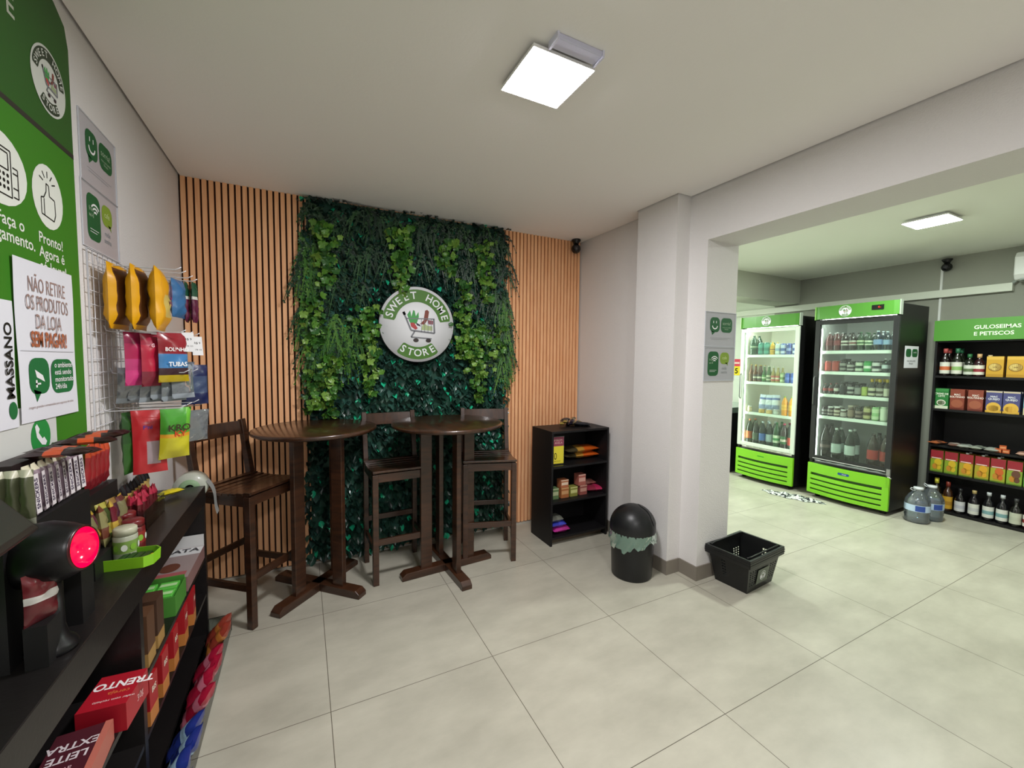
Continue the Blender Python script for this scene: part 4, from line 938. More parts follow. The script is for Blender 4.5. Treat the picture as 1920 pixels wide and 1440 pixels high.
BX = [(1.858, 'bx1', '#2f7a3c', [(-.5, 0, .5, .14, '#dfe6cc'), (-.5, .86, .5, 1, '#3f8a48')], [(0, .3, .34, .15, '#dfe0cc'), (0, .29, .27, .11, '#7a9a5a')], 'CREME DE\nLEITE', '#e8f0dc', 'green carton'),
      (1.738, 'bx2', '#8a4232', [(-.5, 0, .5, .08, '#6a2c22')], [(0, .3, .42, .2, '#a05a42')], 'MAC\nSOLTINHO', '#f0e4dc', 'brown-red carton'), (1.607, 'bx2', '#8a4232', None, None, None, None, 'brown-red carton'),
      (1.481, 'bx3', '#4a4a7c', [(-.5, 0, .5, .1, '#d8a83a'), (-.5, .93, .5, 1, '#c8b8a0')], [(0, .22, .46, .26, '#dcae44'), (0, .2, .36, .14, '#c89432')], 'MAC\nQUEIJO', '#e8e8f0', 'navy and yellow carton'), (1.366, 'bx3', '', None, None, None, None, 'navy and yellow carton'),
      (1.235, 'bx4', '#8fc0c8', [(-.5, 0, .5, .3, '#d8d0a8')], [(0, .3, .3, .2, '#c8a858')], 'BATATA', '#2a5a8a', 'pale blue carton')]
for i, (y, k, base, rc, el, tx, tc, d_) in enumerate(BX):
    place(k, carton('food_carton', .108, .05, .215, base or '#444', rc or [], el or [], [(tx, 0, .68, .12, tc)] if tx else []), (xs, y, 1.121), (0, 0, R(random.uniform(-3, 3))), f'{d_}, {ORD[i]} from the left on the second snack shelf', 'carton', 'food cartons on the second snack shelf')
    place(k, None, (xs+.07, y, 1.121), (0, 0, 0), f'{d_} behind the {ORD[i]} one on the second snack shelf', 'carton', 'food cartons on the second snack shelf')
CT = [(1.858, 'a'), (1.748, 'a'), (1.636, 'b'), (1.524, 'b'), (1.416, 'c'), (1.308, 'd'), (1.2, 'e')]
JD = {'a': ('#8aa02c', '#d8b42a', 'juice carton with yellow fruit'), 'b': ('#b0a02c', '#e0a428', 'juice carton with orange peach'), 'c': ('#a8a82c', '#d06428', 'red and orange juice carton'), 'd': ('#8aa838', '#6a4434', 'juice carton with dark fruit'), 'e': ('#5aa03c', '#d8a82a', 'red and bright green juice carton')}
for i, (y, k) in enumerate(CT):
    g_, f_, d_ = JD[k]
    place('ju'+k, carton('juice_carton', .098, .07, .235, g_, [(-.5, .6, .5, 1, '#9a2430'), (-.42, .62, .36, .66, '#e8d0c8'), (-.5, 0, .5, .05, '#5a7a24')], [(.1, .45, .3, .17, f_), (-.12, .25, .22, .13, '#c8862c'), (.18, .22, .2, .11, f_)], [], 'f0f0f0' if k in 'bc' else None), (xs, y, .431), (0, 0, 0), f'{d_}, {ORD[i]} from the left on the fourth snack shelf', 'carton', 'juice cartons on the fourth snack shelf')
    place('ju'+k, None, (xs+.085, y, .431), (0, 0, 0), f'{d_}, behind the {ORD[i]} one on the fourth snack shelf', 'carton', 'juice cartons on the fourth snack shelf')
WN = [(1.852, .33, '#241c10', '#d8d048', '#d8c848', '#d0d0c8', 'yellow-capped dark bottle'), (1.762, .31, '#3a2010', '#7a2c20', '#c89a2c', '#a87a20', 'amber bottle with a gold label'), (1.668, .26, '#120f12', '#1a1a1e', '#d0d0d4', '#b8b8c4', 'slim black bottle with a white label'),
      (1.567, .27, '#161218', '#b8a06a', '#dcdcd4', '#c8c8c8', 'black wine bottle with a gold cap'), (1.465, .28, '#141418', '#c8ccd0', '#dfe0da', '#7fa8ac', 'black wine bottle with a silver cap'), (1.373, .28, '#141418', '#c8ccd0', '#dfe0da', '#7fa8ac', 'black wine bottle with a silver cap'), (1.285, .27, '#181814', '#3a3a3a', '#c8ccb8', '#c0c4b0', 'black bottle with a pale green label'), (1.2, .27, '#2c1418', '#3a2a2a', '#e8e4dc', '#8a2a2a', 'dark bottle with a white label')]
for i, (y, h, b_, c_, l1, l2, d_) in enumerate(WN):
    place(('wn', i) if i != 5 else ('wn', 4), bottle('wine' if i > 1 else 'sauce', h, .040, b_, c_, l1, l2), (xs-.01, y, .031), (0, 0, 0), f'{d_}, {ORD[i]} from the left on the bottom snack shelf', 'bottle', 'bottles on the bottom snack shelf')
FP = [(1.855, '#a8603c', '#6a4434', 'flat orange and brown packet'), (1.755, '#7a5a50', '#a8a49c', 'flat brown packet with a clear corner'), (1.66, '#a8aca4', '#8e948c', 'flat clear packet'), (1.565, '#9aa094', '#6a706a', 'flat grey packet'), (1.475, '#a0a49c', '#c0c4bc', 'flat pale packet'), (1.27, '#c8a090', '#8a5a4a', 'flat pinkish packet')]
for i, (y, c1, c2, d_) in enumerate(FP):
    place(('fp', i), bag('flat_packet', .10, .16, .03, zones((.4, c1), (.75, c2), (1, c1)), 30+i), (6.23, y, .75), (0, R(-90), R(random.uniform(-15, 15))), f'{d_}, {ORD[i]} from the left on the third snack shelf', 'packet', 'flat packets on the third snack shelf')
for i, (x_, y, z) in enumerate(((6.15, 1.425, .731), (6.15, 1.375, .731), (6.155, 1.40, .766))):
    place('orp', carton('small_orange_box', .045, .05, .035, '#c05a2c', [(-.4, .3, .4, .7, '#e0986a')]), (x_, y, z), (0, 0, R(7*i)), f'small orange box, {("left of the lower pair", "right of the lower pair", "topmost of the little pile")[i]} on the third snack shelf', 'box', 'small orange boxes on the third snack shelf')
# water jugs
def jug():
    g_ = glass('#dce6ee', .22, .03, .1); r = .098
    b = MB().lathe([(0, .004), (.085, .0), (r, .02), (r-.006, .05), (r, .07), (r-.006, .085), (r, .10), (r, .20), (r-.004, .225), (r-.03, .275), (.036, .315), (.034, .335)], g_, 28).build('water_jug')
    MB().lathe([(.038, .33), (.038, .352), (0, .352)], mat('#dfe4e8', .35), 16).build('cap', b)
    MB().lathe([(r+.001, .12), (r+.001, .185)], mat('#b9cde6', .3), 28, cap=False).build('label', b)
    m_ = MB(); bl = mat('#2c4a9a', .4)
    for a0 in (150, 250, 30):
        vs = []; n = 5
        for k in range(n+1):
            a = R(a0+44*k/n); vs += [((r+.0018)*math.cos(a), (r+.0018)*math.sin(a), .125), ((r+.0018)*math.cos(a), (r+.0018)*math.sin(a), .18)]
        m_.add(vs, [(2*k, 2*k+2, 2*k+3, 2*k+1) for k in range(n)], bl, True)
    m_.build('blue_print', b)
    MB().lathe([(0, .01), (.078, .008), (r-.008, .026), (r-.012, .20), (r-.04, .262), (0, .264)], glass('#c4d6e4', .1), 24).build('water', b)
    MB().tube([(.036, 0, .322), (.06, 0, .345), (.085, 0, .35), (.092, 0, .338), (.07, 0, .325), (.037, 0, .318)], .004, mat('#dfe4e8', .35), 6).build('carry_handle', b)
    return b
place('jug', jug, (5.545, 1.80, 0), (0, 0, R(160)), 'large clear water jug on the floor, the one in front beside the black fridge', 'jug', 'water jugs on the floor')
place('jug', jug, (5.755, 1.765, 0), (0, 0, R(60)), 'large clear water jug on the floor, the one behind, next to the snack unit', 'jug', 'water jugs on the floor')
# patterned floor cloth
def rag():
    m = bpy.data.materials.new('patterned_cloth'); m.use_nodes = True; nt = m.node_tree; b = nt.nodes['Principled BSDF']
    tc = nt.nodes.new('ShaderNodeTexCoord'); n = nt.nodes.new('ShaderNodeTexNoise'); n.inputs['Scale'].default_value = 34; n.inputs['Detail'].default_value = 1
    r = nt.nodes.new('ShaderNodeValToRGB'); r.color_ramp.elements[0].position = .47; r.color_ramp.elements[1].position = .5
    r.color_ramp.elements[0].color = lin('#2a2c30'); r.color_ramp.elements[1].color = lin('#d0d4d0')
    nt.links.new(tc.outputs['Object'], n.inputs['Vector']); nt.links.new(n.outputs['Fac'], r.inputs[0]); nt.links.new(r.outputs[0], b.inputs[0]); b.inputs['Roughness'].default_value = .9
    def f(u, v):
        L = .66; x = (u-.5)*L; w = .10*(1-abs(2*u-1)**2.2)+.012; y = (v-.5)*2*w
        z = .004+.034*(1-abs(2*v-1)**2)*(1-abs(2*u-1)**3)*(.6+.4*math.sin(u*31+v*4))*(.7+.3*math.sin(v*17+u*9))
        return (x+.012*math.sin(v*9+u*20), y+.012*math.sin(u*24), z)
    o = MB().grid(f, 60, 16, m).build('floor_cloth'); o.location = (5.185, 2.80, 0); o.rotation_euler = (0, 0, R(-76))
    tag(o, 'crumpled black and white patterned cloth on the floor in front of the fridges', 'cloth')
rag()
# pieces glimpsed left of the pale fridge
t = thing('display_counter', 'dark counter with a pale glass top glimpsed left of the pale fridge', 'counter', (5.42, 3.85, 0))
MB().box((0, 0, 0), (.95, .9, .86), mat('#17181a', .5)).build('cabinet', t)
MB().box((-.01, -.01, .86), (.96, .91, .875), mat('#aab8b0', .2, .5)).build('rim', t); MB().box((.0, .0, .875), (.95, .9, .94), glass('#dfece4', .2, .05, .3)).build('glass_top', t)
t = thing('price_poster', 'small pink and yellow price sign on the far white wall beside the pale fridge', 'sign', (X2-.004, 4.47, 1.5))
F = frame((0, 0, 0), (0, -1, 0), (0, 0, 1)); MB().rect(-.1, .03, .1, .15, mat('#d8405a', .6), F).rect(-.1, -.12, .1, .03, mat('#f0d820', .6), F).build('sheet', t)
MB().text('5', F @ Matrix.Translation((.03, -.05, .001)), .12, INK, 'CENTER', .02).rect(-.07, .07, .08, .10, mat('#f0d0c8', .6), F, .001).build('print', t)

# ---------------------------------------------------------------- low black shelf contents
yk = 2.99
t = thing('price_stand', 'clear price card stand in pink and yellow on the low black shelf', 'price card', (1.958, 2.975, .69), R(-3))
F = frame((0, 0, 0), (1, 0, 0), (0, 0, 1))
MB().rect(-.062, .012, .062, .165, mat('#e0d23a', .5), F).rect(-.062, .165, .062, .245, mat('#8a3a52', .5), F).build('card', t)
MB().text('70', F @ Matrix.Translation((-.035, .075, .0008)), .085, INK, 'CENTER', .0, .7).text('sem acucar', F @ Matrix.Translation((0, .035, .0008)), .014, INK).text('BOMBOM\nDE AVELA', F @ Matrix.Translation((-.01, .205, .0008)), .026, mat('#e0b8b0', .6)).build('print', t)
AC = glass('#e6ecea', .15, .03)
MB().box((-.066, -.05, .0), (.066, .0, .003), AC).box((-.066, .001, .0), (.066, .003, .25), AC).build('acrylic_stand', t)
for i, (z, a) in enumerate(((.715, -4), (.772, 3))):
    place('orbag', bag('snack_bag', .17, .36, .055, zones((.5, '#c4571a'), (.72, '#b88a3a'), (1, '#47402c')), 8), (2.475-.015*i, 3.11, z+.012), (0, R(90), R(180+a)), ('orange snack bag lying on the low black shelf, the lower of two', 'orange snack bag lying on the low black shelf, the upper of two')[i], 'snack bag', 'orange snack bags on the low shelf')
def sbx(k, w, h, c, band, x, z, lab, y=2.985, d=.07):
    place(k, carton('small_box', w, d, h, c, [(-.45, .35, .45, .7, band), (-.5, .88, .5, 1, band)]), (x, y+d/2, z), (0, 0, R(90)), lab, 'box', 'small boxes on the middle of the low shelf')
sbx('s1', .08, .095, '#5f7a50', '#a8b08a', 1.945, .3835, 'small green box at the left end of the low shelf, middle level')
sbx('s2', .08, .09, '#a8683c', '#c89a6a', 2.052, .3835, 'lower small orange box of the left stack on the low shelf')
sbx('s3', .078, .07, '#b06844', '#e0c8b0', 2.048, .474, 'upper small orange box of the left stack on the low shelf')
sbx('s4', .078, .085, '#8a8a40', '#c8c884', 2.148, .3835, 'small olive yellow box between the two stacks on the low shelf')
sbx('s5', .078, .088, '#94524a', '#c49484', 2.252, .3835, 'lower small pinkish box of the right stack on the low shelf')
sbx('s6', .078, .10, '#a85f54', '#d8a89a', 2.235, .472, 'upper small pinkish box of the right stack on the low shelf')
place('pb1', bag('sweet_bag', .13, .17, .05, zones((.5, '#b42a56'), (1, '#8a2a40')), 12), (2.49, 3.03, .412), (0, R(90), R(170)), 'crimson bag of sweets at the right end of the low shelf, in front', 'sweet bag', None)
place('pb2', bag('sweet_bag', .12, .16, .04, zones((.5, '#b8706a'), (1, '#c88a80')), 13), (2.47, 3.12, .45), (0, R(90), R(176)), 'dusty pink bag of sweets behind the crimson one on the low shelf', 'sweet bag', None)
for nm, c1, c2, x, z, h, lab in (('m', '#b8328e', '#a82a7e', 1.90, .105, .17, 'magenta packet at the bottom of the pile on the lowest level'), ('b', '#2a34a0', '#3a44b8', 1.90, .157, .16, 'blue packet in the middle of the pile on the lowest level'), ('g', '#55564f', '#6a6c62', 1.89, .205, .14, 'grey packet on top of the pile on the lowest level')):
    place('pk'+nm, bag('cloth_packet', .13, h, .055, zones((.5, c1), (1, c2)), 14), (x+(.0 if nm != 'm' else .03), 3.02, z), (0, R(90), 0), lab, 'packet', 'soft packets on the lowest level of the low shelf')
def bar(k, L, w, d, zone, seed): return bag('wrapped_bar', w, L, d, zone, seed, nu=6, nv=8)
rr = random.Random(5)
for i in range(9):
    c = [('#2a2230', '#8a7a4a'), ('#8e7c3c', '#2a2028'), ('#1c1c22', '#24242c')][i % 3]
    place(('tb', i % 3), bar(0, .16, .045, .032, zones((.3, c[0]), (.6, c[1]), (1, c[0])), 40+i % 3), (2.05+rr.uniform(0, .17), 3.04+rr.uniform(0, .1), 1.012+.018*(i//3)), (0, R(90+rr.uniform(-5, 5)), R(rr.uniform(-40, 60))), f'{("dark purple", "olive yellow", "black")[i % 3]} wrapped bar in the heap on the low black shelf, {("lying lowest", "in the middle", "lying on top")[i//3]}', 'bar', ('dark purple', 'olive yellow', 'black')[i % 3]+' bars heaped on the low shelf')

# ---------------------------------------------------------------- snacks hanging on the wire grid
HANG = 'snacks hanging on the wire grid'
yb_ = zones((.06, '#b07a10'), (.9, '#4a2c1c'), (1, '#d89a14'), side='#dc9c10')
def ybag(art):
    def zf(u, v):
        if u <= .0001: return '#dca014'
        if v > .9 or v < .07 or u < .12 or u > .9: return '#dca014'
        if art and .2 < u < .8 and .2 < v < .55: return '#c8b060'
        return '#d09418' if art else '#5a351e'  # inner pouches: shade on their fronts is painted in as dark brown
    return zf
for i, (x, art) in enumerate(((-.655, False), (-.592, False), (-.525, True))):
    place('yb%d' % art, bag('pet_food_pouch', .165, .255, .062, ybag(art), 50+art, texts=[('U', .12, .62, .085, '#7a1f5a', 1), ('MAX', .1, .45, .03, '#7a1f5a', 1), ('cao', .0, .8, .03, '#3a2420', 1)] if art else []), (x, 2.20, 1.705), (0, 0, R(176+4*i)), f'big yellow pouch hanging on the top row of the wire grid, {("nearest the wall", "middle of three", "outermost, with purple lettering")[i]}', 'pouch', 'yellow pouches on the wire grid')
def hang(k, nm, w, h, d, zone, seed, loc, rz, lab, texts=(), ry=0, cat='snack bag', g=None):
    place(k, bag(nm, w, h, d, zone, seed, texts=texts), loc, (0, ry, rz), lab, cat, g)
hang('h1', 'snack_pouch', .12, .17, .04, zones((1, '#3a6a9a')), 60, (-.50, 2.37, 1.775), R(170), 'blue pouch behind the outermost yellow pouch on the wire grid')
for i, x in enumerate((-.485, -.455)): hang('h2', 'green_topped_pack', .05, .19, .022, zones((.55, '#5a1a38'), (.62, '#c8c8c0'), (1, '#1f4a34')), 61, (x, 2.45, 1.76), R(180-8*i), f'green-topped maroon pack on the end hook of the wire grid, {("nearer the wall", "farther from the wall")[i]}', g='maroon and green packs')
hang('h3', 'candy_bag', .12, .215, .035, zones((.3, '#c83a7a'), (.5, '#b83a70'), (.75, '#a82050'), (1, '#8a1a44')), 62, (-.60, 2.20, 1.48), R(150), 'pink candy bag on the second row of the wire grid')
hang('h4', 'candy_bag', .12, .215, .035, zones((.3, '#7a2434'), (.8, '#b0203c'), (1, '#981c38')), 63, (-.555, 2.22, 1.475), R(150), 'crimson candy bag on the second row of the wire grid', texts=[('G', -.2, .78, .02, '#e8c8d0', 1)])
hang('h5', 'biscuit_bag', .13, .21, .035, zones((.12, '#b8a020'), (.3, '#3a2028'), (.6, '#3f7ab0'), (.8, '#8a1c28'), (1, '#8a1c28')), 64, (-.495, 2.24, 1.49), R(140), 'red and blue biscuit bag on the second row of the wire grid', texts=[('BOLINHO', 0, .66, .022, '#f0f0f0', 1), ('TUBAS', .02, .36, .026, '#f0f0f0', 1)])
for i, (x, y) in enumerate(((-.452, 2.28), (-.43, 2.33))):
    def tagm():
        o = MB().box((-.0008, -.022, -.085), (.0008, .022, 0), mat('#d8d8da', .6)).build('price_tag')
        MB().text('R$ 9', frame((-.0012, 0, -.03), (0, -1, 0), (0, 0, 1)), .014, INK).text('9178 123', frame((-.0012, 0, -.06), (0, -1, 0), (0, 0, 1)), .009, INK).build('print', o); return o
    place('ptag', tagm, (x, y, 1.705-.015*i), (0, R(6), R(120+10*i)), f'white price tag on the {("nearer", "farther")[i]} hook tip of the second row', 'price tag', 'price tags on the wire grid')
blis = glass('#9fa6ac', .3, .12, .35)
for i in range(6):
    place('bl', bag('clear_pack', .11, .15, .018, lambda u, v: blis if .12 < v < .85 else mat('#8c949c', .3), 66), (-.635+.032*i, 2.24+.01*i, 1.405+.01*(i % 2)), (0, R(-12+3*i), R(125+4*i)), f'clear grey pack on the third row of the wire grid, {ORD[i]} out from the wall', 'clear pack', 'clear grey packs on the wire grid')
place('bl2', bag('card_pack', .11, .16, .015, lambda u, v: '#5a6474' if v > .5 else '#7c86a0', 67), (-.575, 2.36, 1.42), (0, R(-10), R(120)), 'slate card-backed pack on the third row of the wire grid', 'card pack')
place('bl3', bag('card_pack', .11, .17, .015, lambda u, v: '#8e98ac' if v > .4 else '#6a7488', 68), (-.515, 2.38, 1.41), (0, R(-14), R(118)), 'pale blue card-backed pack on the third row of the wire grid', 'card pack')
hang('h6', 'navy_pack', .12, .19, .025, zones((.3, '#1c2450'), (.7, '#3c4a6a'), (1, '#1c2450')), 69, (-.465, 2.45, 1.37), R(130), 'navy blue pack on the third row of the wire grid')
hang('h7', 'leafy_bag', .10, .26, .04, zones((.5, '#2c5a20'), (1, '#234a1c')), 70, (-.655, 2.27, 1.105), R(165), 'dark green bag on the lowest row of the wire grid')
hang('h8', 'wipes_pack', .115, .275, .022, lambda u, v: '#a8969c' if (.38 < u < .85 and .15 < v < .52) else '#b8242c', 71, (-.59, 2.255, 1.10), R(112), 'flat red pack with a clear window on the lowest row of the wire grid', texts=[('Fini', -.05, .72, .022, '#3a2a8a', 1)])
hang('h9', 'snack_pouch', .115, .225, .04, lambda u, v: '#c8c02c' if v < .42 else ('#e0a030' if (v < .5) else ('#4a9a34' if u < .8 else '#6ab83a')), 72, (-.512, 2.27, 1.155), R(125), 'bright green and yellow snack pouch on the lowest row of the wire grid', ry=R(-8), texts=[('KRO', .05, .62, .04, '#3a2a1a', 1), ('KY', .08, .5, .035, '#c83a1a', 1)])
place('bl4', bag('clear_pack', .10, .15, .02, lambda u, v: blis, 73), (-.46, 2.42, 1.20), (0, R(-8), R(130)), 'clear grey pack at the far end of the lowest row, behind the green pouch', 'clear pack')

# ---------------------------------------------------------------- things on the counter
RS = mat('#121112', .5)
def riser(x0, x1, y0, y1, z1, lab):
    t = thing('display_riser', lab, 'riser', (x0, y0, .88), group='black risers on the counter')
    a, b_, c = x1-x0, y1-y0, z1-.88
    MB().box((0, 0, c-.008), (a, b_, c), RS).build('top_panel', t); MB().box((a-.006, 0, 0), (a, b_, c-.008), RS).build('front_panel', t)
    MB().box((0, 0, 0), (a-.006, .006, c-.008), RS).build('side_panel', t); MB().box((0, b_-.006, 0), (a-.006, b_, c-.008), RS).build('side_panel', t)
riser(-.708, -.60, 1.30, 1.72, 1.185, 'tall black riser carrying the lilac bars on the counter')
riser(-.708, -.655, 1.73, 2.11, 1.12, 'lower black riser carrying the red bars on the counter')
lil = zones((.08, '#9a8a94'), (.86, '#8c7884'), (1, '#cfc9b0'))
for i in range(8):
    y = 1.455+i*.034
    place('sn', bag('lilac_bar', .028, .135, .026, lil, 80, nu=6, nv=8, texts=()), (-.617, y, 1.187), (0, R(3), R(180+rr.uniform(-8, 8))), f'lilac wrapped bar standing on the tall riser, {ORD[i]} in the row along the counter', 'bar', 'lilac bars in a row')
m_ = None
for i in range(0, 8, 1):
    o = MB().rect(-.05, -.010, .05, .010, mat('#d8d0d4', .5), None).text('SNICKERS', Matrix.Translation((0, 0, .0006)), .017, mat('#3a2c48', .5), 'CENTER', .02, 1.05).build('printed_label')
    par = [p for p in bpy.data.objects if p.name.startswith('lilac_bar')][i]; o.parent = par
    o.matrix_local = frame((-.0165, 0, .062), (0, 0, 1), (0, 1, 0))
oli = zones((.08, '#8c8c7c'), (.84, '#50533c'), (1, '#d8d4c0'))
for i in range(5):
    place('ol', bag('olive_bar', .027, .135, .026, oli, 81, nu=6, nv=8), (-.697+i*.024, 1.405-.0*i, 1.187), (0, 0, R(90+rr.uniform(-6, 6))), f'olive-backed wrapped bar facing the viewer on the tall riser, {ORD[i]} from the wall', 'bar', 'olive-backed bars')
# red and orange bars at the back
for i in range(5):
    place('ro', bag('red_bar', .036, .165, .02, zones((.3, '#7a1c24'), (.7, '#96262a'), (1, '#c04a2c')), 82, nu=6, nv=8), (-.682, 1.93+i*.038, 1.122), (0, R(-3), R(180+rr.uniform(-12, 12))), f'red and orange wrapped bar on the lower riser, {ORD[i]} in the row from the viewer', 'bar', 'red and orange bars')
for i in range(7):
    place('dk', bag('chocolate_bar', .045, .14, .018, zones((.35, '#2a1514'), (.65, '#b8481c'), (1, '#24100f')), 83, nu=6, nv=8), (-.665, 1.52+i*.055, 1.335+.004*(i % 2)), (0, R(90+rr.uniform(-4, 4)), R(rr.uniform(-20, 25))), f'dark chocolate bar with an orange patch lying behind the lilac bars, {ORD[i]} from the viewer', 'bar', 'dark chocolate bars')
t = thing('carton_box', 'dark carton behind the lilac bars carrying the dark chocolate bars', 'carton', (-.7, 1.46, 1.185)); MB().box((0, 0, 0), (.05, .36, .138), mat('#201416', .5)).build('box_body', t)
# black and gold bars in a tray
t = thing('bar_tray', 'low clear tray of black and gold bars against the wall on the counter', 'tray', (-.708, 2.14, .88))
MB().box((0, 0, 0), (.05, .40, .004), AC).box((.047, 0, .004), (.05, .40, .07), AC).box((0, 0, .004), (.047, .003, .07), AC).box((0, .397, .004), (.047, .40, .07), AC).build('tray_body', t)
for i in range(10):
    place('bg', bag('black_gold_bar', .034, .175, .028, zones((.2, '#7a2a24'), (.55, '#6a3a24'), (.78, '#c8a860'), (1, '#1c1a20')), 84, nu=6, nv=8), (-.684, 2.165+i*.039, .885), (0, R(-2), R(180+rr.uniform(-14, 14))), f'black and gold wrapped bar in the low clear tray, {ORD[i]} from the viewer', 'bar', 'black and gold bars')
# mixed pouches between
PC = [('#4a2434', '#8a6a3c'), ('#7a7450', '#5a2a2c'), ('#5a2c3a', '#b89a3a'), ('#8a8458', '#6a3a2c'), ('#3c4a24', '#a8a04a'), ('#6a2430', '#c8a84a')]
for i in range(9):
    c = PC[i % 6]
    place(('mp', i % 6), bag('candy_pouch', .05, .15, .03, zones((.25, c[0]), (.5, c[1]), (.85, c[0]), (1, c[1])), 90+i % 6, nu=6, nv=8), (-.635+.012*(i % 2), 1.755+i*.043, .945-.004*i), (0, R(5), R(180+rr.uniform(-20, 20))), f'{("plum", "khaki", "mauve", "sand", "olive", "wine")[i % 6]} candy pouch in the mixed row by the red bars, {ORD[i]} from the viewer', 'pouch', 'mixed candy pouches')
riser(-.655, -.602, 1.735, 2.15, .94, 'lowest black riser carrying the mixed candy pouches on the counter')
# clear box of crimson sticks
t = thing('stick_box', 'clear box of crimson sticks near the far part of the counter', 'box', (-.662, 2.165, .88))
MB().box((0, 0, 0), (.075, .255, .004), AC).box((.072, 0, .004), (.075, .255, .085), AC).box((0, 0, .004), (.072, .003, .085), AC).box((0, .252, .004), (.072, .255, .085), AC).build('box_body', t)
for i in range(20):
    place('st', bag('crimson_stick', .022, .135, .02, zones((.72, '#5a161e'), (1, '#b03048')), 96, nu=4, nv=8), (-.648+.026*(i % 2)+.006, 2.182+(i//2)*.0245, .8855), (R(rr.uniform(-4, 4)), R(rr.uniform(-4, 6)), R(180+rr.uniform(-15, 15))), f'crimson wrapped stick in the clear box, {("back", "front")[i % 2]} row, {ORD[i//2]} from the viewer', 'stick', 'crimson sticks in the clear box')
# gum tubs
def tub(c1, c2):
    def mk():
        b = MB().lathe([(0, 0), (.031, 0), (.034, .006), (.034, .085), (.03, .092)], mat(c1, .3, coat=.4), 22).build('gum_tub')
        MB().lathe([(.0345, .03), (.0345, .072)], mat(c2, .35), 22, cap=False).build('label', b)
        MB().lathe([(.033, .09), (.033, .112), (.028, .116), (0, .116)], mat('#6a1a1e' if c1[1] == '6' else '#b8b8a0', .3), 22).build('lid', b)
        l = MB()
        for k in range(5):
            a = R(-130+k*40); l.ell(0, 0, .009, .012, mat(('#7fb03a', '#e0e4d8')[k % 2], .4), frame((.0352*math.cos(a), .0352*math.sin(a), .05), (-math.sin(a), math.cos(a), 0), (0, 0, 1)), 0, 10)
        l.build('leaf_print', b); return b
    return mk
place('tubr', tub('#6a1c1e', '#8a3028'), (-.625, 2.07, .88), (0, 0, R(40)), 'round gum tub in dark red beside the clear box of crimson sticks', 'tub', 'gum tubs on the counter')
place('tubr2', tub('#a8ac98', '#7a9a4a'), (-.572, 1.89, .88), (0, 0, R(10)), 'round gum tub in pale green just behind the scanner', 'tub', 'gum tubs on the counter')
place('tubr', None, (-.572, 1.965, .88), (0, 0, R(90)), 'round gum tub in dark red beside the pale green tub', 'tub', 'gum tubs on the counter')
# open lime box of sweets lying down
t = thing('sweets_box', 'open lime green cardboard box lying on the counter edge by the scanner', 'box', (-.545, 1.835, .88), R(-8))
LB = mat('#86c422', .45, name='lime_card'); L2 = mat('#6aa41c', .5)
m_ = MB(); w, d, h = .075, .045, .038
pt = [(-w, -d), (w-.02, -d), (w, -d+.02), (w, d-.02), (w-.02, d), (-w, d)]
m_.prism(pt, 0, .002, L2)
for a, b_ in zip(pt, pt[1:]+pt[:1]):
    m_.add([(*a, 0), (*b_, 0), (b_[0]*1.03, b_[1]*1.05, h), (a[0]*1.03, a[1]*1.05, h)], [(0, 1, 2, 3)], LB); m_.add([(a[0]*.97, a[1]*.96, 0), (b_[0]*.97, b_[1]*.96, 0), (b_[0], b_[1]*1.01, h), (a[0], a[1]*1.01, h)], [(3, 2, 1, 0)], L2)
    m_.add([(a[0]*1.03, a[1]*1.05, h), (b_[0]*1.03, b_[1]*1.05, h), (b_[0], b_[1]*1.01, h), (a[0], a[1]*1.01, h)], [(0, 1, 2, 3)], LB)
m_.build('box_body', t)
for i in range(4): MB().box((-.028+i*.021, -.028, .002), (-.010+i*.021, .03, .028), mat('#1c3a12', .4)).build('sweet_pack', t, bevel=.002)
MB().box((.052, -.02, .002), (.066, .02, .022), mat('#c8a428', .4)).build('sweet_pack', t)
# yellow packs at the far end
for i, (x, y, a) in enumerate(((-.668, 2.50, 20), (-.655, 2.60, -15))):
    place('yp', bag('yellow_pack', .05, .11, .022, zones((.4, '#c8b81c'), (1, '#d8c82a')), 97, nu=6, nv=8), (x, y, .893+.014*i), (0, R(90), R(60+a)), f'{("nearer", "farther")[i]} small yellow pack lying at the far end of the counter top', 'pack', 'yellow packs on the counter')
# tape roll hanging at the counter end
t = thing('bag_roll', 'roll of clear plastic bags at the far counter end, its tail hanging', 'roll', (-.575, 2.87, .866))
F = frame((0, 0, 0), (1, 0, 0), (0, 0, 1))
MB().lathe([(.034, -.05), (.078, -.05), (.080, 0), (.078, .05), (.034, .05)], mat('#b9bdb0', .35, coat=.3), 30, F @ Matrix.Identity(4), cap=False).build('roll_body', t)
MB().lathe([(.022, -.052), (.05, -.052), (.05, .052), (.022, .052)], mat('#8fae86', .6), 24, F, cap=False).build('core', t)
MB().lathe([(0, -.058), (.012, -.058), (.012, .064), (0, .064)], mat('#1a1a1a', .5), 12, F).build('spindle', t)
def tail(u, v): 
    return (.074+.055*v+.010*math.sin(v*5), -.045+.075*u+.012*v, .03-.20*v**1.1)
MB().grid(tail, 4, 12, glass('#d4d8d6', .3, .15, .5)).build('loose_tail', t)
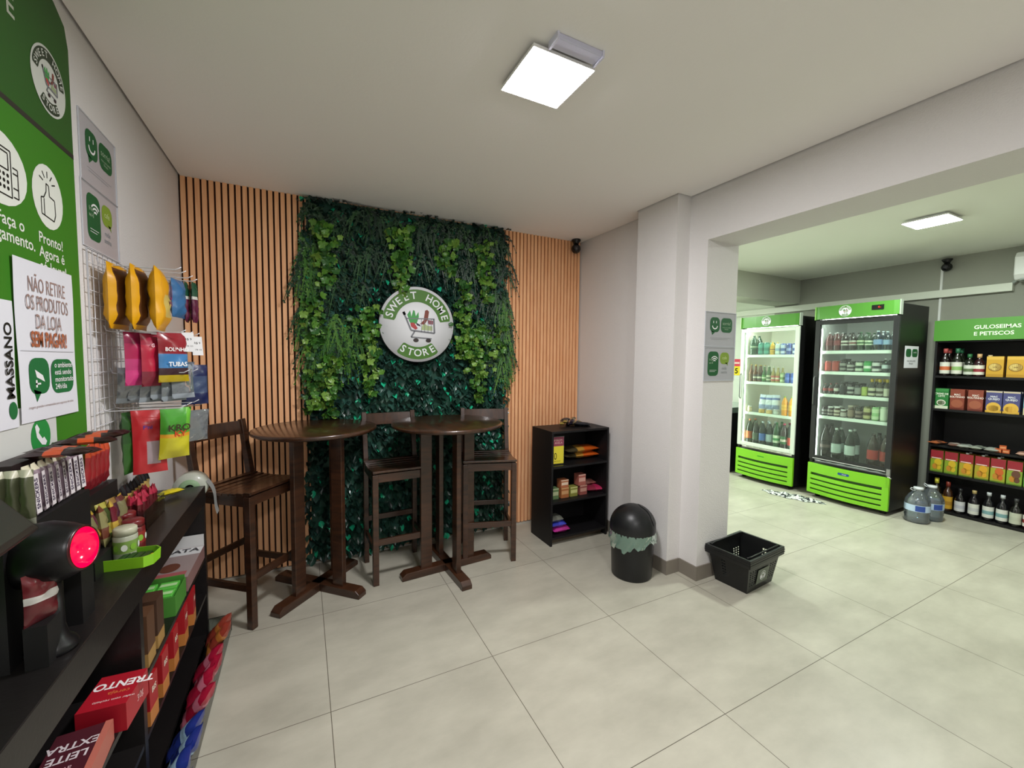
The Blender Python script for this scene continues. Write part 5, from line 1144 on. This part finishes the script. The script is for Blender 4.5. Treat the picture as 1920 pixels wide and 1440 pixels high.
# scanner
t = thing('barcode_scanner', 'black presentation scanner with a glowing red window on the counter', 'scanner', (-.556, 1.365, .88))
SB = mat('#0f0e10', .35, spec=.4)
MB().lathe([(0, 0), (.045, 0), (.047, .008), (.042, .02), (.03, .032), (.024, .06), (.022, .19)], SB, 28).build('base', t)
n_ = Vector((.97, -.20, .10)).normalized(); cc = Vector((.046, .0, .245))
xd = Vector((0, 0, 1)).cross(n_).normalized(); yd = n_.cross(xd)
F = Matrix(((xd.x, yd.x, n_.x, cc.x), (xd.y, yd.y, n_.y, cc.y), (xd.z, yd.z, n_.z, cc.z), (0, 0, 0, 1)))
MB().lathe([(0, -.155), (.03, -.15), (.058, -.125), (.074, -.085), (.076, -.045), (.066, -.01), (.056, .012), (.052, .02), (.048, .022)], SB, 36, F, cap=False).build('head', t)
rg = bpy.data.materials.new('red_glow'); rg.use_nodes = True; nt = rg.node_tree; b = nt.nodes['Principled BSDF']
b.inputs['Base Color'].default_value = lin('#c80018'); b.inputs['Roughness'].default_value = .12; b.inputs['Emission Color'].default_value = (1, .0, .03, 1); b.inputs['Emission Strength'].default_value = 2.2
MB().lathe([(.048, .0225), (.045, .010), (.036, -.002), (.02, -.010), (0, -.012)], rg, 36, F, cap=False).build('red_window', t)
MB().lathe([(.048, .022), (.050, .025), (.053, .020)], mat('#3a0008', .3), 36, F, cap=False).build('window_ring', t)
# tablet on a stand, its corner showing at the left edge
C = Vector((-.52, 1.253, 1.221)); e1 = Vector((-.055, -.004, .075)).normalized(); e2 = Vector((.07, -.285, .045)).normalized(); e1 = (e1-e2*e1.dot(e2)).normalized(); nn = e1.cross(e2)
t = thing('checkout_tablet', 'dark checkout tablet on a stand at the very left edge of the counter', 'tablet', tuple(C))
F = Matrix(((e1.x, e2.x, nn.x, 0), (e1.y, e2.y, nn.y, 0), (e1.z, e2.z, nn.z, 0), (0, 0, 0, 1)))
MB().box((0, 0, -.012), (.19, .30, 0), mat('#0c0d0d', .5), F).build('casing', t, bevel=.004)
MB().rect(.014, .014, .176, .286, mat('#1d2622', .5), F, .0008).build('screen', t)
MB().tube([tuple(F @ Vector((.08, .15, -.012))), tuple(F @ Vector((.05, .15, -.05))), (-.09, -.13, -.20), (-.09, -.13, -.341)], .016, mat('#0c0d0d', .4), 10).build('stand', t)
place('rl', bag('red_pouch', .07, .12, .03, zones((.4, '#5a1a20'), (.6, '#d0ccc8'), (1, '#6a1c24')), 98), (-.555, 1.325, .98), (0, 0, R(150)), 'red and white pouch between the tablet and the scanner', 'pouch')
t = thing('pouch_stand', 'small black block under the red and white pouch by the tablet', 'stand', (-.57, 1.325, .88)); MB().box((-.005, -.03, 0), (.035, .03, .10), RS).build('block', t)
t = thing('tea_box', 'small green box standing under the lilac bars on the counter', 'box', (-.572, 1.50, 1.05)); 
# (stands on a black shelf lip of the riser)
MB().box((0, -.02, 0), (.03, .03, .075), mat('#2f7a44', .4)).build('box_body', t); MB().box((0, -.03, -.17), (.034, .04, 0), RS).build('foot_block', t)
t = thing('card_reader', 'small grey plastic piece on the counter below the tablet', 'card reader', (-.64, 1.60-.12, .88), R(20))
MB().box((-.03, -.02, 0), (.03, .03, .018), mat('#77787a', .5)).build('body', t, bevel=.004); MB().box((-.02, -.012, .018), (.02, .01, .0195), mat('#8e9092', .4)).build('pad', t)

# ---------------------------------------------------------------- things under the counter
t = thing('display_carton', 'white and pinkish chocolate carton on the upper shelf at the far counter end', 'carton', (-.70, 2.38, .488))
MB().box((0, 0, 0), (.195, .375, .07), mat('#8c6a68', .5)).build('tray', t)
MB().box((.0, .365, .07), (.195, .372, .135), mat('#d0d0d0', .5)).rect(.0, .0, .195, .27, mat('#9c8a88', .5), None, .0712).rect(.0, .27, .195, .36, mat('#d8d8d8', .5), None, .0712).build('printed_lid', t)
MB().ell(.10, .13, .04, .05, mat('#6a3c2c', .5), None, .0725).text('NATA', Matrix.Translation((.10, .325, .0725)) @ Matrix.Rotation(R(0), 4, 'Z'), .06, mat('#2c2a30', .5), 'CENTER', .03).rect(.02, .01, .18, .07, mat('#a85a5c', .5), None, .0725).build('print', t)
t = thing('gum_display', 'open green carton of gum packs on the upper shelf under the counter', 'carton', (-.70, 2.17, .488))
G1 = mat('#4a8a34', .5); 
m_ = MB(); m_.box((0, 0, 0), (.195, .004, .085), G1).box((.191, .004, 0), (.195, .18, .085), G1).box((0, .176, 0), (.191, .18, .10), G1).box((0, .004, 0), (.191, .176, .004), G1); m_.build('tray', t)
for i in range(2):
    for j in range(2): MB().box((.03+.08*i, .02+.075*j, .004), (.10+.08*i, .085+.075*j, .085), mat('#5fc04a', .35)).rect(.035+.08*i, .04+.075*j, .095+.08*i, .065+.075*j, mat('#b8e0a0', .4), None, .0856).build('gum_pack', t, bevel=.003)
for i, (y, c) in enumerate(((1.88, '#5a3c28'), (1.99, '#4a3224'))):
    t = thing('tan_box', f'brown box with a tan foot on the upper shelf under the counter, {("nearer", "farther")[i]} of two', 'box', (-.60, y, .488), group='brown boxes under the counter')
    MB().box((0, -.04, .05), (.09, .04, .19), mat(c, .5)).box((0, -.0405, 0), (.0905, .0405, .05), mat('#a8824a', .5)).build('box_body', t)
for i, y in enumerate((1.86, 2.0, 2.15, 2.32, 2.48)):
    def rb():
        o = MB().box((-.05, -.035, 0), (.05, .035, .17), mat('#a81c24', .4)).box((-.0505, -.0355, 0), (.0505, .0355, .055), mat('#c07a3c', .4)).build('red_box')
        MB().text('BIS', frame((.0512, 0, .12), (0, 1, 0), (0, 0, 1)), .03, mat('#e8d0c0', .5), 'CENTER', .03).build('print', o); return o
    place('rb', rb, (-.553, y, .281), (0, 0, R(2*i-4)), f'tall red box with an orange foot on the lower counter shelf, {ORD[i]} from the viewer', 'box', 'red boxes on the lower counter shelf')
t = thing('wafer_carton', 'big red carton with white letters on the shelf nearest the viewer', 'carton', (-.60, 1.56, .488), R(-4))
MB().box((0, 0, 0), (.115, .15, .085), mat('#a81828', .4)).build('box_body', t)
FT = frame((.055, .075, .0855), (-1, 0, 0), (0, -1, 0))
MB().text('TRENTO', FT @ Matrix.Translation((-.02, -.025, 0)), .042, mat('#f0e8e8', .5), 'CENTER', .03, .9).text('cereja', FT @ Matrix.Translation((-.02, .015, 0)), .022, mat('#d87840', .5)).text('wafer com recheio', FT @ Matrix.Translation((-.02, .045, 0)), .013, mat('#f0d8d8', .5)).text('30g', frame((.1155, .09, .04), (0, 1, 0), (0, 0, 1)), .03, mat('#e8c0c0', .5)).build('print', t)
t = thing('wine_carton', 'dark maroon carton with pale lettering in front of the red carton, nearest the viewer', 'carton', (-.615, 1.36, .488), R(3))
MB().box((0, 0, 0), (.10, .165, .06), mat('#4a1c26', .4)).box((.1, 0, 0), (.116, .165, .062), mat('#b8685a', .4)).build('box_body', t)
FT = frame((.05, .08, .0605), (-1, 0, 0), (0, -1, 0))
MB().text('EXTRA', FT @ Matrix.Translation((0, -.03, 0)), .035, mat('#d0c4c8', .5), 'CENTER', .02).text('LEITE', FT @ Matrix.Translation((0, .01, 0)), .035, mat('#d0c4c8', .5), 'CENTER', .02).text('avela', FT @ Matrix.Translation((0, .05, 0)), .02, mat('#d0a8b0', .5)).build('print', t)
# clear floor tray with bags
t = thing('floor_tray', 'clear low tray on the floor sticking out from under the counter', 'tray', (-.565, 2.36, 0))
T_ = glass('#cfd6d4', .2, .05)
MB().box((0, -.75, .004), (.165, .45, .008), T_).box((.162, -.75, .008), (.165, .45, .10), T_).box((0, .447, .008), (.162, .45, .10), T_).build('tray_body', t)
MB().tube([(0, .45, .10), (.165, .45, .10), (.165, -.75, .10)], .002, mat('#3a3a36', .3), 5).tube([(.165, .45, .10), (.165, .45, .004)], .002, mat('#3a3a36', .3), 5).build('tray_edge', t)
TB = [(2.70, '#a84434', '#d0803c', 'rust red and orange', 2), (2.42, '#b01c3c', '#d87a90', 'crimson', 4), (1.98, '#26388a', '#a8cce4', 'blue and silver', 5)]
for nm, (yc, c1, c2, d_, n) in enumerate(TB):
    for i in range(n):
        place(('ft', nm, i % 2), bag('snack_bag', .12, .16, .05, zones((.25, c1 if i % 2 == 0 else c2), (.6, c1), (.75, c2), (1, c1)), 110+nm, nu=8, nv=10, texts=[(('NUTS', 'Milka', 'FLAKES')[nm], 0, .5, .036, '#e8e8f0', 1)]), (-.49+.012*(i % 2), yc-.095*i, .03), (0, R(-38), R(168+8*(i % 3))), f'{d_} bag in the floor tray, {ORD[i]} from the far end', 'snack bag', d_+' bags in the floor tray')
